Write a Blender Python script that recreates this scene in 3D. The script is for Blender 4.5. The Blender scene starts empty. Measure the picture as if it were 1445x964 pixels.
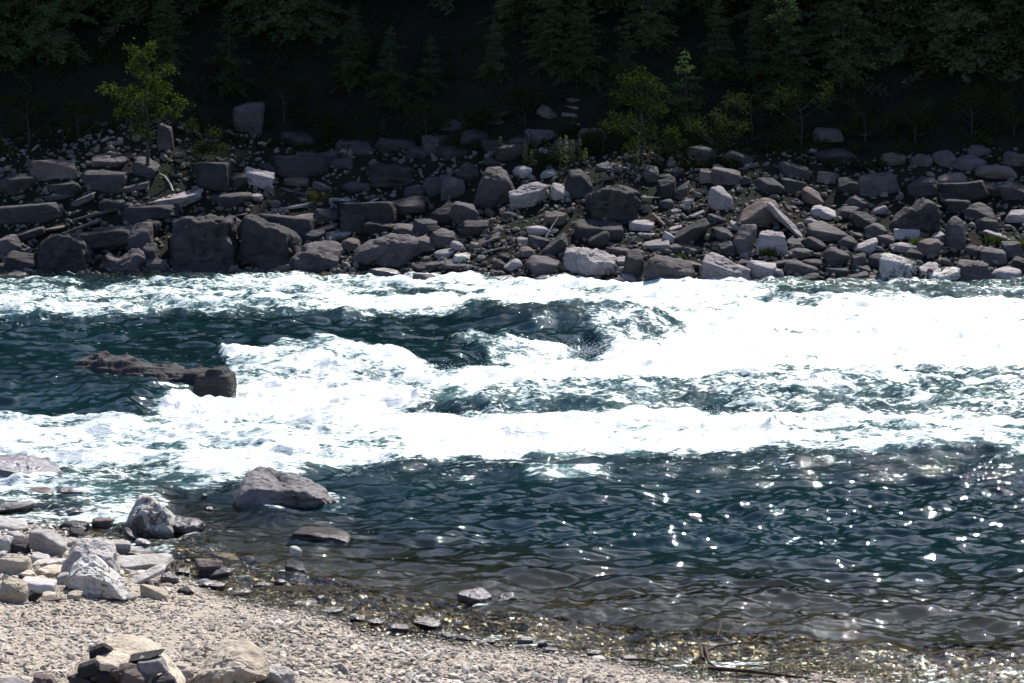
import bpy, bmesh, math, random
import numpy as np
from mathutils import Vector, Matrix
R = math.radians
sc = bpy.context.scene
COL = sc.collection

# ------------------------------------------------------------------ camera, sky, sun, exposure
H = 5.0; PITCH = R(5.8); F = 3551.0
cam_d = bpy.data.cameras.new('camera'); cam = bpy.data.objects.new('camera', cam_d); COL.objects.link(cam)
cam.location = (0, 0, H); cam.rotation_euler = (R(90) - PITCH, 0, 0)
cam_d.sensor_width = 36; cam_d.lens = 36 * F / 1445; cam_d.clip_start = 0.1; cam_d.clip_end = 2000
cam_d.dof.use_dof = False
sc.camera = cam

SUN_EL = R(53); SUN_AZ = R(24)           # azimuth measured to the right of the viewing direction (+Y)
SD = Vector((math.sin(SUN_AZ) * math.cos(SUN_EL), math.cos(SUN_AZ) * math.cos(SUN_EL), math.sin(SUN_EL)))
w = bpy.data.worlds.new('World'); sc.world = w; w.use_nodes = True
nt = w.node_tree; bg = nt.nodes['Background']
sky = nt.nodes.new('ShaderNodeTexSky'); sky.sky_type = 'NISHITA'; sky.sun_disc = False
sky.sun_elevation = SUN_EL; sky.sun_rotation = SUN_AZ
sky.air_density = 0.6; sky.dust_density = 0.6; sky.ozone_density = 3.0
nt.links.new(sky.outputs[0], bg.inputs[0]); bg.inputs[1].default_value = 0.15
sl = bpy.data.lights.new('sun', 'SUN'); sl.energy = 5.0; sl.angle = R(0.53); sl.color = (1.0, 0.955, 0.89)
so = bpy.data.objects.new('sun', sl); COL.objects.link(so)
so.rotation_euler = SD.to_track_quat('Z', 'Y').to_euler()
sc.view_settings.view_transform = 'Standard'; sc.view_settings.look = 'None'
sc.view_settings.exposure = 1.12; sc.view_settings.gamma = 1.0; sc.view_settings.use_curve_mapping = False

# ------------------------------------------------------------------ noise helpers
def _h(ix, iy, iz, seed):
    n = (ix.astype(np.int64) * 374761393 + iy.astype(np.int64) * 668265263 + iz.astype(np.int64) * 2147483647 + seed * 974711) & 0xFFFFFFFF
    n = ((n ^ (n >> 13)) * 1274126177) & 0xFFFFFFFF
    n = ((n ^ (n >> 16)) * 2246822519) & 0xFFFFFFFF
    return ((n ^ (n >> 15)) & 0xFFFFFF) / float(0xFFFFFF)
def vn2(x, y, seed=0):
    ix = np.floor(x); iy = np.floor(y); fx = x - ix; fy = y - iy
    ux = fx * fx * fx * (fx * (fx * 6 - 15) + 10); uy = fy * fy * fy * (fy * (fy * 6 - 15) + 10); z = np.zeros_like(ix)
    a = _h(ix, iy, z, seed); b = _h(ix + 1, iy, z, seed); c = _h(ix, iy + 1, z, seed); d = _h(ix + 1, iy + 1, z, seed)
    return (a + (b - a) * ux) * (1 - uy) + (c + (d - c) * ux) * uy
def fbm2(x, y, seed=0, o=4, g=0.5):
    s = 0; a = 1; t = 0
    for i in range(o):
        ca, sa = math.cos(0.6 * i), math.sin(0.6 * i)
        s = s + a * (vn2(x * ca - y * sa + 17.3 * i, x * sa + y * ca + 5.1 * i, seed + i) * 2 - 1); t += a; a *= g; x = x * 2.03; y = y * 2.03
    return s / t
def vn3(p, seed=0):
    i = np.floor(p); f = p - i; u = f * f * (3 - 2 * f); r = 0
    for dx in (0, 1):
        for dy in (0, 1):
            for dz in (0, 1):
                wt = (u[:, 0] if dx else 1 - u[:, 0]) * (u[:, 1] if dy else 1 - u[:, 1]) * (u[:, 2] if dz else 1 - u[:, 2])
                r = r + wt * _h(i[:, 0] + dx, i[:, 1] + dy, i[:, 2] + dz, seed)
    return r * 2 - 1
def fbm3(p, seed=0, o=3):
    s = 0; a = 1
    for k in range(o): s = s + a * vn3(p * (2.1 ** k) + k * 9.7, seed + k); a *= 0.5
    return s / 1.75
def sstep(a, b, x):
    t = np.clip((x - a) / (b - a), 0, 1); return t * t * (3 - 2 * t)

# ------------------------------------------------------------------ places: photo pixel <-> world
cp, sp = math.cos(PITCH), math.sin(PITCH)
def ray(px, py):
    a = (px - 722.5) / F; b = (482 - py) / F
    return np.array([a, cp + sp * b, -sp + cp * b])
def to_px(x, y, z):
    zz = z - H; dep = y * cp - zz * sp; up = y * sp + zz * cp
    return 722.5 + F * x / dep, 482 - F * up / dep
def on_water(px, py, z=0.0):
    d = ray(px, py); t = (z - H) / d[2]; return d * t + np.array([0, 0, H])

_ns = [(-500, 735), (0, 742), (120, 755), (200, 785), (260, 812), (310, 838), (420, 856), (520, 882), (640, 903), (760, 922), (900, 937), (1020, 949), (1150, 960), (1445, 976), (2000, 990)]
_np = np.array([on_water(*q) for q in _ns])
def near_shore(x):
    return np.interp(x, _np[:, 0], _np[:, 1]) + 0.12 * np.sin(x * 2.3 + 1) + 0.06 * np.sin(x * 5.7)
def far_shore(x):
    return np.interp(x, [-40, -13, -8, -3, 0, 3, 13, 40], [67.5, 66.4, 66.7, 65.9, 63.9, 63.1, 63.2, 62.5])
def ground_h(x, y):
    x = np.asarray(x, float); y = np.asarray(y, float)
    s = near_shore(x) - y                       # >0 on the near beach
    t = y - far_shore(x)                        # >0 on the far bank
    zn = np.interp(s, [-40, -14, -8, -4, -1, 0, 1, 6, 12, 20, 40], [-2.6, -2.2, -1.5, -0.55, -0.15, 0.0, 0.09, 0.56, 1.3, 3.3, 5.0])
    zf = np.interp(t, [-30, -8, -1, 0, 0.4, 1, 4, 8, 14, 30, 60, 110, 200], [-2.6, -1.6, -0.5, 0.0, 0.25, 0.55, 1.9, 3.9, 8.6, 23.0, 60.0, 112, 150])  # unseen upper hill is made steep to darken the river's reflection
    cliff = np.exp(-((x + 11) / 4.0) ** 2) * sstep(1.0, 5.0, t) * 0.8
    zf = zf + cliff + sstep(0.5, 4, t) * (0.35 * fbm2(x * 0.5, y * 0.5, 3, 4) + 1.4 * sstep(12, 40, t) * fbm2(x * 0.08, y * 0.08, 9, 3))
    z = np.where(t > -15, np.maximum(zf, -2.6), zn)
    return z + 0.035 * sstep(-6, 0.6, s) * fbm2(x * 1.1, y * 1.1, 5, 3)
def on_ground(px, py):
    d = ray(px, py); o = np.array([0, 0, H]); lo = 12 if py > 600 else 58
    ts = np.linspace(lo, 110, 4000); P = o + d[None] * ts[:, None]
    hit = np.nonzero(P[:, 2] < ground_h(P[:, 0], P[:, 1]))[0]
    return P[hit[0]] if len(hit) else P[-1]

# ------------------------------------------------------------------ object helpers
def mesh_from(name, V, Fc, mat=None, smooth=False, mats=None, fmi=None):
    me = bpy.data.meshes.new(name)
    V = np.ascontiguousarray(V, dtype=np.float32); Fc = np.ascontiguousarray(Fc, dtype=np.int32)
    n, k = Fc.shape
    me.vertices.add(len(V)); me.vertices.foreach_set('co', V.ravel())
    me.loops.add(n * k); me.loops.foreach_set('vertex_index', Fc.ravel())
    me.polygons.add(n); me.polygons.foreach_set('loop_start', np.arange(0, n * k, k, dtype=np.int32))
    me.polygons.foreach_set('use_smooth', np.full(n, smooth))
    if mats:
        for m in mats: me.materials.append(m)
        me.polygons.foreach_set('material_index', np.ascontiguousarray(fmi, dtype=np.int32))
    elif mat: me.materials.append(mat)
    me.update(calc_edges=True); me.validate()
    return me
def link(name, me, parent=None, loc=(0, 0, 0), rot=(0, 0, 0)):
    o = bpy.data.objects.new(name, me); COL.objects.link(o); o.location = loc; o.rotation_euler = rot
    if parent: o.parent = parent
    return o
def tag(o, label=None, cat=None, group=None, kind=None):
    if label: o['label'] = label
    if cat: o['category'] = cat
    if group: o['group'] = group
    if kind: o['kind'] = kind
    return o
def tube(pts, rads, n=6):
    """tapered tube through points -> (V, F quads)"""
    pts = [Vector(p) for p in pts]; V = []; Fc = []
    for i, p in enumerate(pts):
        d = (pts[min(i + 1, len(pts) - 1)] - pts[max(i - 1, 0)]).normalized()
        a = d.orthogonal().normalized(); b = d.cross(a)
        if i and (V[-n][0] is not None):
            pa = Vector(V[-n]) - pts[i - 1]; pa = pa - d * pa.dot(d)
            if pa.length > 1e-6: a = pa.normalized(); b = d.cross(a)
        for k in range(n):
            th = 2 * math.pi * k / n; q = p + (a * math.cos(th) + b * math.sin(th)) * rads[i]; V.append(tuple(q))
    for i in range(len(pts) - 1):
        for k in range(n):
            Fc.append((i * n + k, i * n + (k + 1) % n, (i + 1) * n + (k + 1) % n, (i + 1) * n + k))
    return V, Fc
def merge(parts):
    V = []; Fc = []; o = 0
    for v, f in parts:
        v = np.asarray(v, float).reshape(-1, 3); f = np.asarray(f, int)
        V.append(v); Fc.append(f + o); o += len(v)
    return np.concatenate(V), np.concatenate(Fc)

# ------------------------------------------------------------------ materials
class NT:
    def __init__(s, name):
        s.m = bpy.data.materials.new(name); s.m.use_nodes = True; s.t = s.m.node_tree; s.t.nodes.clear()
        s.out = s.t.nodes.new('ShaderNodeOutputMaterial')
    def n(s, typ, **kw):
        nd = s.t.nodes.new('ShaderNode' + typ)
        ins = kw.pop('ins', {})
        for k, v in kw.items(): setattr(nd, k, v)
        for k, v in ins.items():
            if isinstance(v, bpy.types.NodeSocket): s.t.links.new(v, nd.inputs[k])
            else: nd.inputs[k].default_value = v
        return nd
    def math(s, op, a, b=None, c=None, clamp=False):
        nd = s.n('Math', operation=op, use_clamp=clamp)
        for i, v in enumerate((a, b, c)):
            if v is None: continue
            if isinstance(v, bpy.types.NodeSocket): s.t.links.new(v, nd.inputs[i])
            else: nd.inputs[i].default_value = v
        return nd.outputs[0]
    def rng(s, v, a, b, c=0.0, d=1.0, smooth=True):
        nd = s.n('MapRange', interpolation_type='SMOOTHSTEP' if smooth else 'LINEAR', ins={0: v, 1: a, 2: b, 3: c, 4: d}); return nd.outputs[0]
    def mixc(s, f, a, b, bt='MIX'):
        nd = s.n('Mix', data_type='RGBA', blend_type=bt)
        for k, v in ((0, f), (6, a), (7, b)):
            if isinstance(v, bpy.types.NodeSocket): s.t.links.new(v, nd.inputs[k])
            else: nd.inputs[k].default_value = v if k == 0 else (*v, 1)
        return nd.outputs[2]
    def noise(s, vec, scale, det=4, rough=0.55, dist=0.0):
        return s.n('TexNoise', ins={'Vector': vec, 'Scale': scale, 'Detail': det, 'Roughness': rough, 'Distortion': dist}).outputs[0]
    def vec(s, vec, sc_):
        nd = s.n('Mapping', ins={0: vec, 3: sc_}); return nd.outputs[0]
    def done(s, sh, disp=None):
        s.t.links.new(sh, s.out.inputs[0]); return s.m

def rock_mat(name, base, alt, blotch=None, strata=1.0, rough=0.8, bump=1.0, scale=1.0, alwayswet=False):
    N = NT(name); g = N.n('NewGeometry'); tc = N.n('TexCoord'); oi = N.n('ObjectInfo')
    off = N.n('VectorMath', operation='SCALE', ins={0: (13.7, 7.1, 3.3)}); N.t.links.new(oi.outputs['Random'], off.inputs['Scale'])
    P = N.n('VectorMath', operation='ADD', ins={0: tc.outputs['Object'], 1: off.outputs[0]}).outputs[0]
    big = N.noise(P, 2.2 * scale, 5, 0.6)
    fine = N.noise(P, 22 * scale, 6, 0.65)
    tilt = N.n('Mapping', ins={0: P, 2: (0.5, 0.35, 0.2), 3: (1.5, 1.5, 16)}).outputs[0]
    st = N.noise(tilt, 1.3 * scale, 4, 0.6, 0.4)
    col = N.mixc(N.rng(big, 0.38, 0.62), base, alt)
    col = N.mixc(N.math('MULTIPLY', N.rng(st, 0.45, 0.7), 0.45 * strata), col, tuple(c * 0.55 for c in base))
    col = N.mixc(N.rng(fine, 0.3, 0.75, 0.0, 0.5), col, tuple(min(1, c * 1.45) for c in alt))
    if blotch:
        bl = N.noise(P, 3.4 * scale, 7, 0.68, 0.7)
        col = N.mixc(N.rng(bl, 0.52, 0.58), col, blotch)
        bl2 = N.noise(P, 9 * scale, 6, 0.7)
        col = N.mixc(N.rng(bl2, 0.60, 0.66), col, tuple(min(0.6, c * 2.6) for c in blotch))
    hv = N.n('HueSaturation', ins={'Value': N.rng(oi.outputs['Random'], 0, 1, 0.75, 1.2, False), 'Color': col}).outputs[0]
    z = N.n('SeparateXYZ', ins={0: g.outputs['Position']}).outputs[2]
    wet = N.rng(N.math('ADD', z, N.math('MULTIPLY', N.math('SUBTRACT', big, 0.5), 0.25)), 0.04, 0.13, 1.0, 0.0)
    if alwayswet: wet = N.math('MAXIMUM', wet, 0.8)
    col = N.mixc(wet, hv, (0.24, 0.22, 0.20), 'MULTIPLY')
    rg = N.rng(wet, 0, 1, rough, 0.22, False)
    hgt = N.math('ADD', N.math('MULTIPLY', big, 1.2), N.math('ADD', N.math('MULTIPLY', fine, 0.22), N.math('MULTIPLY', st, 0.5 * strata)))
    bp = N.n('Bump', ins={'Strength': 0.9, 'Distance': 0.09 * bump, 'Height': hgt})
    pb = N.n('BsdfPrincipled', ins={'Base Color': col, 'Roughness': rg, 'Normal': bp.outputs[0], 'Specular IOR Level': N.rng(wet, 0, 1, 0.08, 0.45, False)})
    return N.done(pb.outputs[0])

M = {}
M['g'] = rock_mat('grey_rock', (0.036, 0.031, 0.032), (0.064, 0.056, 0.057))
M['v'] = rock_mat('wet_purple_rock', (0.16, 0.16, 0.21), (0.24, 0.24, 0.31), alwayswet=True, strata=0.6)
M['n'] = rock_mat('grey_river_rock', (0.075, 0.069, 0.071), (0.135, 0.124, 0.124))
M['p'] = rock_mat('pale_rock', (0.135, 0.12, 0.12), (0.205, 0.184, 0.182))  # pale stone; sunlight on the far bank is partly put into this tone
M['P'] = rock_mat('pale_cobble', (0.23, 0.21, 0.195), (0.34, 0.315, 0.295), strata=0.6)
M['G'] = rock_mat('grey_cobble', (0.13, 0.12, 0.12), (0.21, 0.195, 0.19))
M['d'] = rock_mat('dark_rock', (0.020, 0.018, 0.019), (0.038, 0.035, 0.036))  # dark stone; shade of the far bank is also put into this tone
M['b'] = rock_mat('brown_rock', (0.062, 0.046, 0.042), (0.10, 0.077, 0.070))
M['t'] = rock_mat('tan_rock', (0.27, 0.225, 0.17), (0.34, 0.295, 0.235), strata=0.6)
M['m'] = rock_mat('mottled_rock', (0.24, 0.228, 0.212), (0.34, 0.322, 0.30), blotch=(0.10, 0.082, 0.065), strata=0.15, scale=1.6)
M['w'] = rock_mat('wet_rock', (0.11, 0.098, 0.11), (0.17, 0.15, 0.175), alwayswet=True, strata=0.5)

def stones_mat(name, cols, dark=False):
    N = NT(name); g = N.n('NewGeometry'); at = N.n('Attribute', attribute_name='tone')
    r = N.n('ValToRGB', ins={0: at.outputs['Fac']}); cr = r.color_ramp; cr.interpolation = 'CONSTANT'
    while len(cr.elements) > 1: cr.elements.remove(cr.elements[-1])
    cr.elements[0].position = 0; cr.elements[0].color = (*cols[0], 1)
    for i, c in enumerate(cols[1:]):
        e = cr.elements.new((i + 1) / len(cols)); e.color = (*c, 1)
    nz = N.noise(g.outputs['Position'], 60, 3); npz = N.noise(g.outputs['Position'], 0.9, 5, 0.6); nb = N.noise(g.outputs['Position'], 1.3, 3)
    col = N.mixc(N.rng(nz, 0.3, 0.7, 0.0, 0.45), r.outputs[0], (0.24, 0.21, 0.18))
    col = N.mixc(N.rng(npz, 0.42, 0.64, 0.0, 0.42), col, (0.45, 0.40, 0.34), 'MULTIPLY')
    z = N.n('SeparateXYZ', ins={0: g.outputs['Position']}).outputs[2]
    wet = N.rng(N.math('ADD', z, N.math('MULTIPLY', N.math('SUBTRACT', nb, 0.5), 0.10)), 0.012, 0.045, 1.0, 0.0)
    col = N.mixc(wet, col, (0.19, 0.165, 0.14), 'MULTIPLY')
    pb = N.n('BsdfPrincipled', ins={'Base Color': col, 'Roughness': N.rng(wet, 0, 1, 0.85, 0.38, False), 'Specular IOR Level': N.rng(wet, 0, 1, 0.08, 0.3, False)})
    return N.done(pb.outputs[0])
M['gravel'] = stones_mat('gravel_stone', [(0.36, 0.32, 0.265), (0.43, 0.385, 0.32), (0.24, 0.215, 0.185), (0.50, 0.455, 0.39), (0.29, 0.25, 0.205), (0.18, 0.17, 0.165), (0.43, 0.37, 0.30), (0.29, 0.235, 0.20)])
M['rubble'] = stones_mat('rubble_stone', [(0.04, 0.037, 0.038), (0.055, 0.05, 0.05), (0.03, 0.027, 0.028), (0.09, 0.08, 0.08), (0.07, 0.056, 0.05), (0.035, 0.032, 0.032)])  # dark tones put the shade of the gaps between boulders into the stones

def ground_mat():
    N = NT('ground_soil'); g = N.n('NewGeometry'); P = g.outputs['Position']
    xyz = N.n('SeparateXYZ', ins={0: P}); y = xyz.outputs[1]; z = xyz.outputs[2]
    n1 = N.noise(P, 1.2, 6, 0.6); n2 = N.noise(P, 14, 6, 0.7); n3 = N.noise(P, 45, 4, 0.7)
    beach = N.mixc(N.rng(n2, 0.35, 0.65), (0.40, 0.35, 0.28), (0.24, 0.21, 0.18)); beach = N.mixc(N.rng(n3, 0.5, 0.65), beach, (0.15, 0.13, 0.11))
    wet = N.rng(N.math('ADD', z, N.math('MULTIPLY', N.math('SUBTRACT', n1, 0.5), 0.08)), 0.012, 0.045, 1.0, 0.0)
    beach = N.mixc(wet, beach, (0.16, 0.135, 0.085), 'MULTIPLY')
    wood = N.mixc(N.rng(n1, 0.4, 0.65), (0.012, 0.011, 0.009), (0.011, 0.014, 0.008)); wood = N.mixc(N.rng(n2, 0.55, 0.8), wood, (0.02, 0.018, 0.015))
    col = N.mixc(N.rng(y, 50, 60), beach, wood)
    bp = N.n('Bump', ins={'Strength': 0.8, 'Distance': 0.05, 'Height': N.math('ADD', n2, N.math('MULTIPLY', n3, 0.5))})
    pb = N.n('BsdfPrincipled', ins={'Base Color': col, 'Roughness': N.rng(wet, 0, 1, 0.9, 0.35, False), 'Normal': bp.outputs[0], 'Specular IOR Level': N.rng(wet, 0, 1, 0.03, 0.3, False)})
    return N.done(pb.outputs[0])
M['ground'] = ground_mat()

def leaf_mat(name, c1, c2, trans=0.45):
    N = NT(name); oi = N.n('ObjectInfo'); g = N.n('NewGeometry'); tc = N.n('TexCoord')
    nz = N.noise(tc.outputs['Object'], 3.0, 3); rnd = g.outputs['Random Per Island']
    col = N.mixc(N.math('ADD', N.math('MULTIPLY', rnd, 0.5), N.rng(nz, 0.35, 0.65, 0.0, 0.5), clamp=True), c1, c2)
    col = N.n('HueSaturation', ins={'Value': N.rng(oi.outputs['Random'], 0, 1, 0.75, 1.2, False), 'Color': col}).outputs[0]
    d = N.n('BsdfDiffuse', ins={'Color': col}); t = N.n('BsdfTranslucent', ins={'Color': N.mixc(1.0, col, (1.1, 1.25, 0.6), 'MULTIPLY')})
    return N.done(N.n('MixShader', ins={0: trans, 1: d.outputs[0], 2: t.outputs[0]}).outputs[0])
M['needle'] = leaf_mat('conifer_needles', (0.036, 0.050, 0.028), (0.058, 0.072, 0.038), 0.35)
M['needle_lit'] = leaf_mat('conifer_needles_lit_tone', (0.030, 0.046, 0.024), (0.052, 0.070, 0.034), 0.42)  # second needle tone, meant to make the front crowns look sunlit
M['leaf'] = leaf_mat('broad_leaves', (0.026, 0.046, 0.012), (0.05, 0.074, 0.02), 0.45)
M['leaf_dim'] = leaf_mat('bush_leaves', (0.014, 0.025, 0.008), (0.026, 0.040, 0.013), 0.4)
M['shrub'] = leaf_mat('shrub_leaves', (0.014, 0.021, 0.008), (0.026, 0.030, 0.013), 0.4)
M['dry'] = leaf_mat('weed_leaves', (0.06, 0.066, 0.036), (0.10, 0.10, 0.056), 0.4)
M['grass'] = leaf_mat('grass_blades', (0.03, 0.047, 0.012), (0.055, 0.07, 0.02), 0.4)
M['moss'] = leaf_mat('moss_leaves', (0.09, 0.08, 0.02), (0.12, 0.10, 0.035), 0.4)
def bark(name, a, b, wet=False):
    N = NT(name); tc = N.n('TexCoord'); v = N.vec(tc.outputs['Object'], (6, 6, 1.2)); n1 = N.noise(v, 4, 6, 0.7)
    col = N.mixc(N.rng(n1, 0.35, 0.65), a, b); bp = N.n('Bump', ins={'Strength': 0.8, 'Distance': 0.02, 'Height': n1})
    return N.done(N.n('BsdfPrincipled', ins={'Base Color': col, 'Roughness': 0.6 if wet else 0.9, 'Specular IOR Level': 0.1, 'Normal': bp.outputs[0]}).outputs[0])
M['bark'] = bark('dark_bark', (0.022, 0.019, 0.017), (0.042, 0.036, 0.03))
M['driftwood'] = bark('driftwood', (0.30, 0.27, 0.24), (0.42, 0.38, 0.34))
M['wetwood'] = bark('wet_wood', (0.025, 0.016, 0.012), (0.05, 0.028, 0.018), True)

def water_mat():
    N = NT('river_water'); g = N.n('NewGeometry'); P = g.outputs['Position']
    fo = N.n('Attribute', attribute_name='foam').outputs['Fac']; dp = N.n('Attribute', attribute_name='deep').outputs['Fac']; ch = N.n('Attribute', attribute_name='chop').outputs['Fac']
    # ripples
    v1 = N.vec(P, (1.0, 1.7, 1.0)); r1 = N.noise(v1, 3.2, 3, 0.5, 0.3); r2 = N.noise(v1, 9.0, 3, 0.6, 0.2); r3 = N.noise(v1, 30, 2, 0.6)
    calm = N.math('ADD', N.math('MULTIPLY', r1, 0.05), N.math('MULTIPLY', r2, 0.008))
    rough = N.math('ADD', calm, N.math('ADD', N.math('MULTIPLY', r3, 0.06), N.math('MULTIPLY', r2, 0.18)))
    hg = N.n('Mix', data_type='FLOAT', ins={0: ch, 2: calm, 3: rough}).outputs[0]
    bp = N.n('Bump', ins={'Strength': 1.0, 'Distance': 0.20, 'Height': hg})
    # foam
    vf = N.vec(P, (0.55, 1.0, 1.0)); f1 = N.noise(vf, 1.3, 8, 0.68, 0.9); f2 = N.noise(vf, 7.0, 5, 0.7, 0.4)
    f3 = N.noise(N.vec(P, (0.35, 1.0, 1.0)), 24.0, 3, 0.65)
    f = N.math('ADD', fo, N.math('ADD', N.math('MULTIPLY', N.math('SUBTRACT', f1, 0.5), 1.9), N.math('ADD', N.math('MULTIPLY', N.math('SUBTRACT', f2, 0.5), 1.1), N.math('MULTIPLY', N.math('SUBTRACT', f3, 0.5), 1.3))))
    fm = N.rng(f, 0.44, 0.72)
    fm = N.math('MULTIPLY', fm, N.rng(fo, 0.02, 0.12))
    fcol = N.mixc(N.rng(f, 0.5, 1.0), (0.50, 0.60, 0.58), (0.74, 0.76, 0.755))
    fb = N.n('Bump', ins={'Strength': 1.0, 'Distance': 0.07, 'Height': N.math('ADD', N.math('MULTIPLY', f1, 0.8), N.math('ADD', N.math('MULTIPLY', f2, 0.35), N.math('MULTIPLY', r3, 0.12)))})
    fd = N.n('BsdfDiffuse', ins={'Color': fcol, 'Normal': fb.outputs[0]}); ft = N.n('BsdfTranslucent', ins={'Color': fcol, 'Normal': fb.outputs[0]})
    fs = N.n('MixShader', ins={0: 0.35, 1: fd.outputs[0], 2: ft.outputs[0]}).outputs[0]
    fgl = N.n('BsdfGlossy', ins={'Color': (0.9, 0.9, 0.9, 1), 'Roughness': 0.25, 'Normal': fb.outputs[0]})
    fs = N.n('MixShader', ins={0: 0.06, 1: fs, 2: fgl.outputs[0]}).outputs[0]
    # body
    body_c = N.mixc(N.rng(N.noise(vf, 0.5, 3), 0.35, 0.65), (0.0015, 0.0085, 0.0105), (0.003, 0.014, 0.0165))
    body_c = N.mixc(N.rng(fo, 0.15, 0.8, 0.0, 0.5), body_c, (0.05, 0.13, 0.125))
    body = N.n('BsdfDiffuse', ins={'Color': body_c}).outputs[0]
    tr = N.n('BsdfTransparent', ins={'Color': N.mixc(N.rng(dp, 0.0, 0.5), (0.86, 0.80, 0.62), (0.40, 0.35, 0.20))}).outputs[0]
    under = N.n('MixShader', ins={0: dp, 1: tr, 2: body}).outputs[0]
    gl = N.n('BsdfGlossy', ins={'Color': (0.90, 0.98, 1.0, 1), 'Roughness': N.rng(ch, 0.1, 0.8, 0.008, 0.035), 'Normal': bp.outputs[0]}).outputs[0]
    fr = N.n('Fresnel', ins={'IOR': 1.38, 'Normal': bp.outputs[0]}).outputs[0]
    wat = N.n('MixShader', ins={0: fr, 1: under, 2: gl}).outputs[0]
    return N.done(N.n('MixShader', ins={0: fm, 1: wat, 2: fs}).outputs[0])
M['water'] = water_mat()
# ------------------------------------------------------------------ ground: one sheet from behind the camera to the hill
def build_ground():
    ys = np.concatenate([np.arange(-40, 10, 5.0), np.arange(10, 36, 0.18), np.arange(36, 60, 1.0), np.arange(60, 84, 0.2), np.arange(84, 120, 2.0), np.arange(120, 301, 15.0)])
    xs = np.concatenate([np.arange(-260, -40, 20.0), np.arange(-40, -20, 1.5), np.arange(-20, 20, 0.25), np.arange(20, 40, 1.5), np.arange(40, 261, 20.0)])
    X, Y = np.meshgrid(xs, ys); Z = ground_h(X, Y)
    V = np.stack([X, Y, Z], -1).reshape(-1, 3); nx = len(xs); i = np.arange(len(ys) - 1)[:, None] * nx + np.arange(nx - 1)[None]
    Fc = np.stack([i, i + 1, i + nx + 1, i + nx], -1).reshape(-1, 4)
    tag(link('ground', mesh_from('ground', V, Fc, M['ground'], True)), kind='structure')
build_ground()

# ------------------------------------------------------------------ river surface: where the water is white, rough, smooth
GX = np.arange(-500, 1960, 4.0); GY = np.arange(376, 1010, 3.0)
gx, gy = np.meshgrid(GX, GY)
wx = gx + 16 * fbm2(gx * 0.016, gy * 0.05, 41, 3); wy = gy + 6 * fbm2(gx * 0.02, gy * 0.06, 57, 3)
def poly_mask(pts, feather, sy=2.5):
    """soft mask of a plan-view outline; feather in the same units as the outline"""
    p = np.array(pts, float); x = wx; y = wy * sy; p[:, 1] *= sy
    inside = np.zeros(x.shape, bool); dist = np.full(x.shape, 1e9)
    for i in range(len(p)):
        a = p[i]; b = p[(i + 1) % len(p)]
        c = ((a[1] > y) != (b[1] > y)) & (x < (b[0] - a[0]) * (y - a[1]) / (b[1] - a[1] + 1e-9) + a[0]); inside ^= c
        ab = b - a; t = np.clip(((x - a[0]) * ab[0] + (y - a[1]) * ab[1]) / (ab @ ab), 0, 1)
        dist = np.minimum(dist, np.hypot(x - a[0] - t * ab[0], y - a[1] - t * ab[1]))
    return sstep(-feather, feather, np.where(inside, dist, -dist))
foam = np.full(gx.shape, 0.02); chop = np.full(gx.shape, 0.0)
def put(pts, fo, ch, fe=14):
    global foam, chop
    m = poly_mask(pts, fe); foam = foam * (1 - m) + fo * m; chop = chop * (1 - m) + ch * m
L_, R_ = -500, 1960
put([(L_, 370), (R_, 370), (R_, 470), (L_, 470)], 0.42, 0.8)                                   # far rapids
put([(L_, 370), (640, 370), (640, 396), (330, 402), (L_, 402)], 0.22, 0.6)
put([(L_, 415), (180, 414), (480, 424), (520, 452), (200, 466), (L_, 464)], 0.62, 1.0)
put([(310, 400), (560, 396), (800, 404), (800, 420), (560, 416), (330, 420)], 0.66, 1.0)
put([(470, 425), (600, 440), (880, 425), (R_, 434), (R_, 530), (820, 530), (860, 498), (960, 468), (860, 452), (640, 462), (470, 456)], 0.93, 1.0, 20)
put([(640, 402), (1040, 402), (1100, 420), (1040, 450), (700, 450), (640, 430)], 0.80, 1.0)
put([(1040, 402), (R_, 404), (R_, 424), (1100, 426)], 0.40, 0.8)
put([(560, 418), (690, 424), (660, 446), (600, 442)], 0.25, 0.7, 8)
put([(L_, 470), (520, 464), (700, 466), (850, 460), (885, 472), (815, 500), (700, 520), (640, 540), (560, 520), (330, 508), (100, 560), (L_, 585)], 0.03, 0.10)  # smooth channel
put([(640, 458), (880, 452), (960, 466), (905, 492), (840, 494), (720, 474)], 0.16, 0.7, 8)
put([(800, 452), (930, 452), (985, 470), (930, 500), (840, 500)], 0.42, 1.0, 18)
put([(640, 496), (720, 488), (830, 500), (770, 524), (690, 522)], 0.55, 0.9, 8)
put([(300, 508), (470, 506), (640, 540), (560, 570), (330, 556)], 0.72, 0.9, 10)
put([(L_, 575), (60, 592), (180, 604), (250, 570), (340, 552), (560, 546), (650, 534), (760, 512), (R_, 500), (R_, 546), (900, 544), (600, 572), (540, 590), (R_, 592), (R_, 636), (1050, 640), (760, 655), (480, 658), (250, 690), (120, 668), (L_, 655)], 0.98, 1.0, 22)
put([(590, 562), (760, 552), (950, 548), (1150, 528), (R_, 530), (R_, 588), (1000, 588), (700, 584), (590, 572)], 0.50, 1.0, 16)  # white flecks here also stand in for sun sparkle on the chop
put([(L_, 602), (480, 596), (600, 620), (520, 655), (250, 690), (L_, 660)], 0.74, 1.0, 20)
put([(1080, 602), (R_, 604), (R_, 640), (1080, 640)], 0.62, 1.0)
put([(480, 655), (1050, 642), (R_, 640), (R_, 676), (480, 684)], 0.18, 0.45, 12)
put([(730, 672), (860, 660), (880, 668), (760, 686)], 0.50, 0.8, 12)
put([(L_, 690), (200, 690), (300, 720), (240, 790), (200, 800), (L_, 750)], 0.48, 1.0, 12)
put([(L_, 676), (100, 670), (240, 690), (200, 712), (L_, 716)], 0.62, 1.0, 10)
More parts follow.
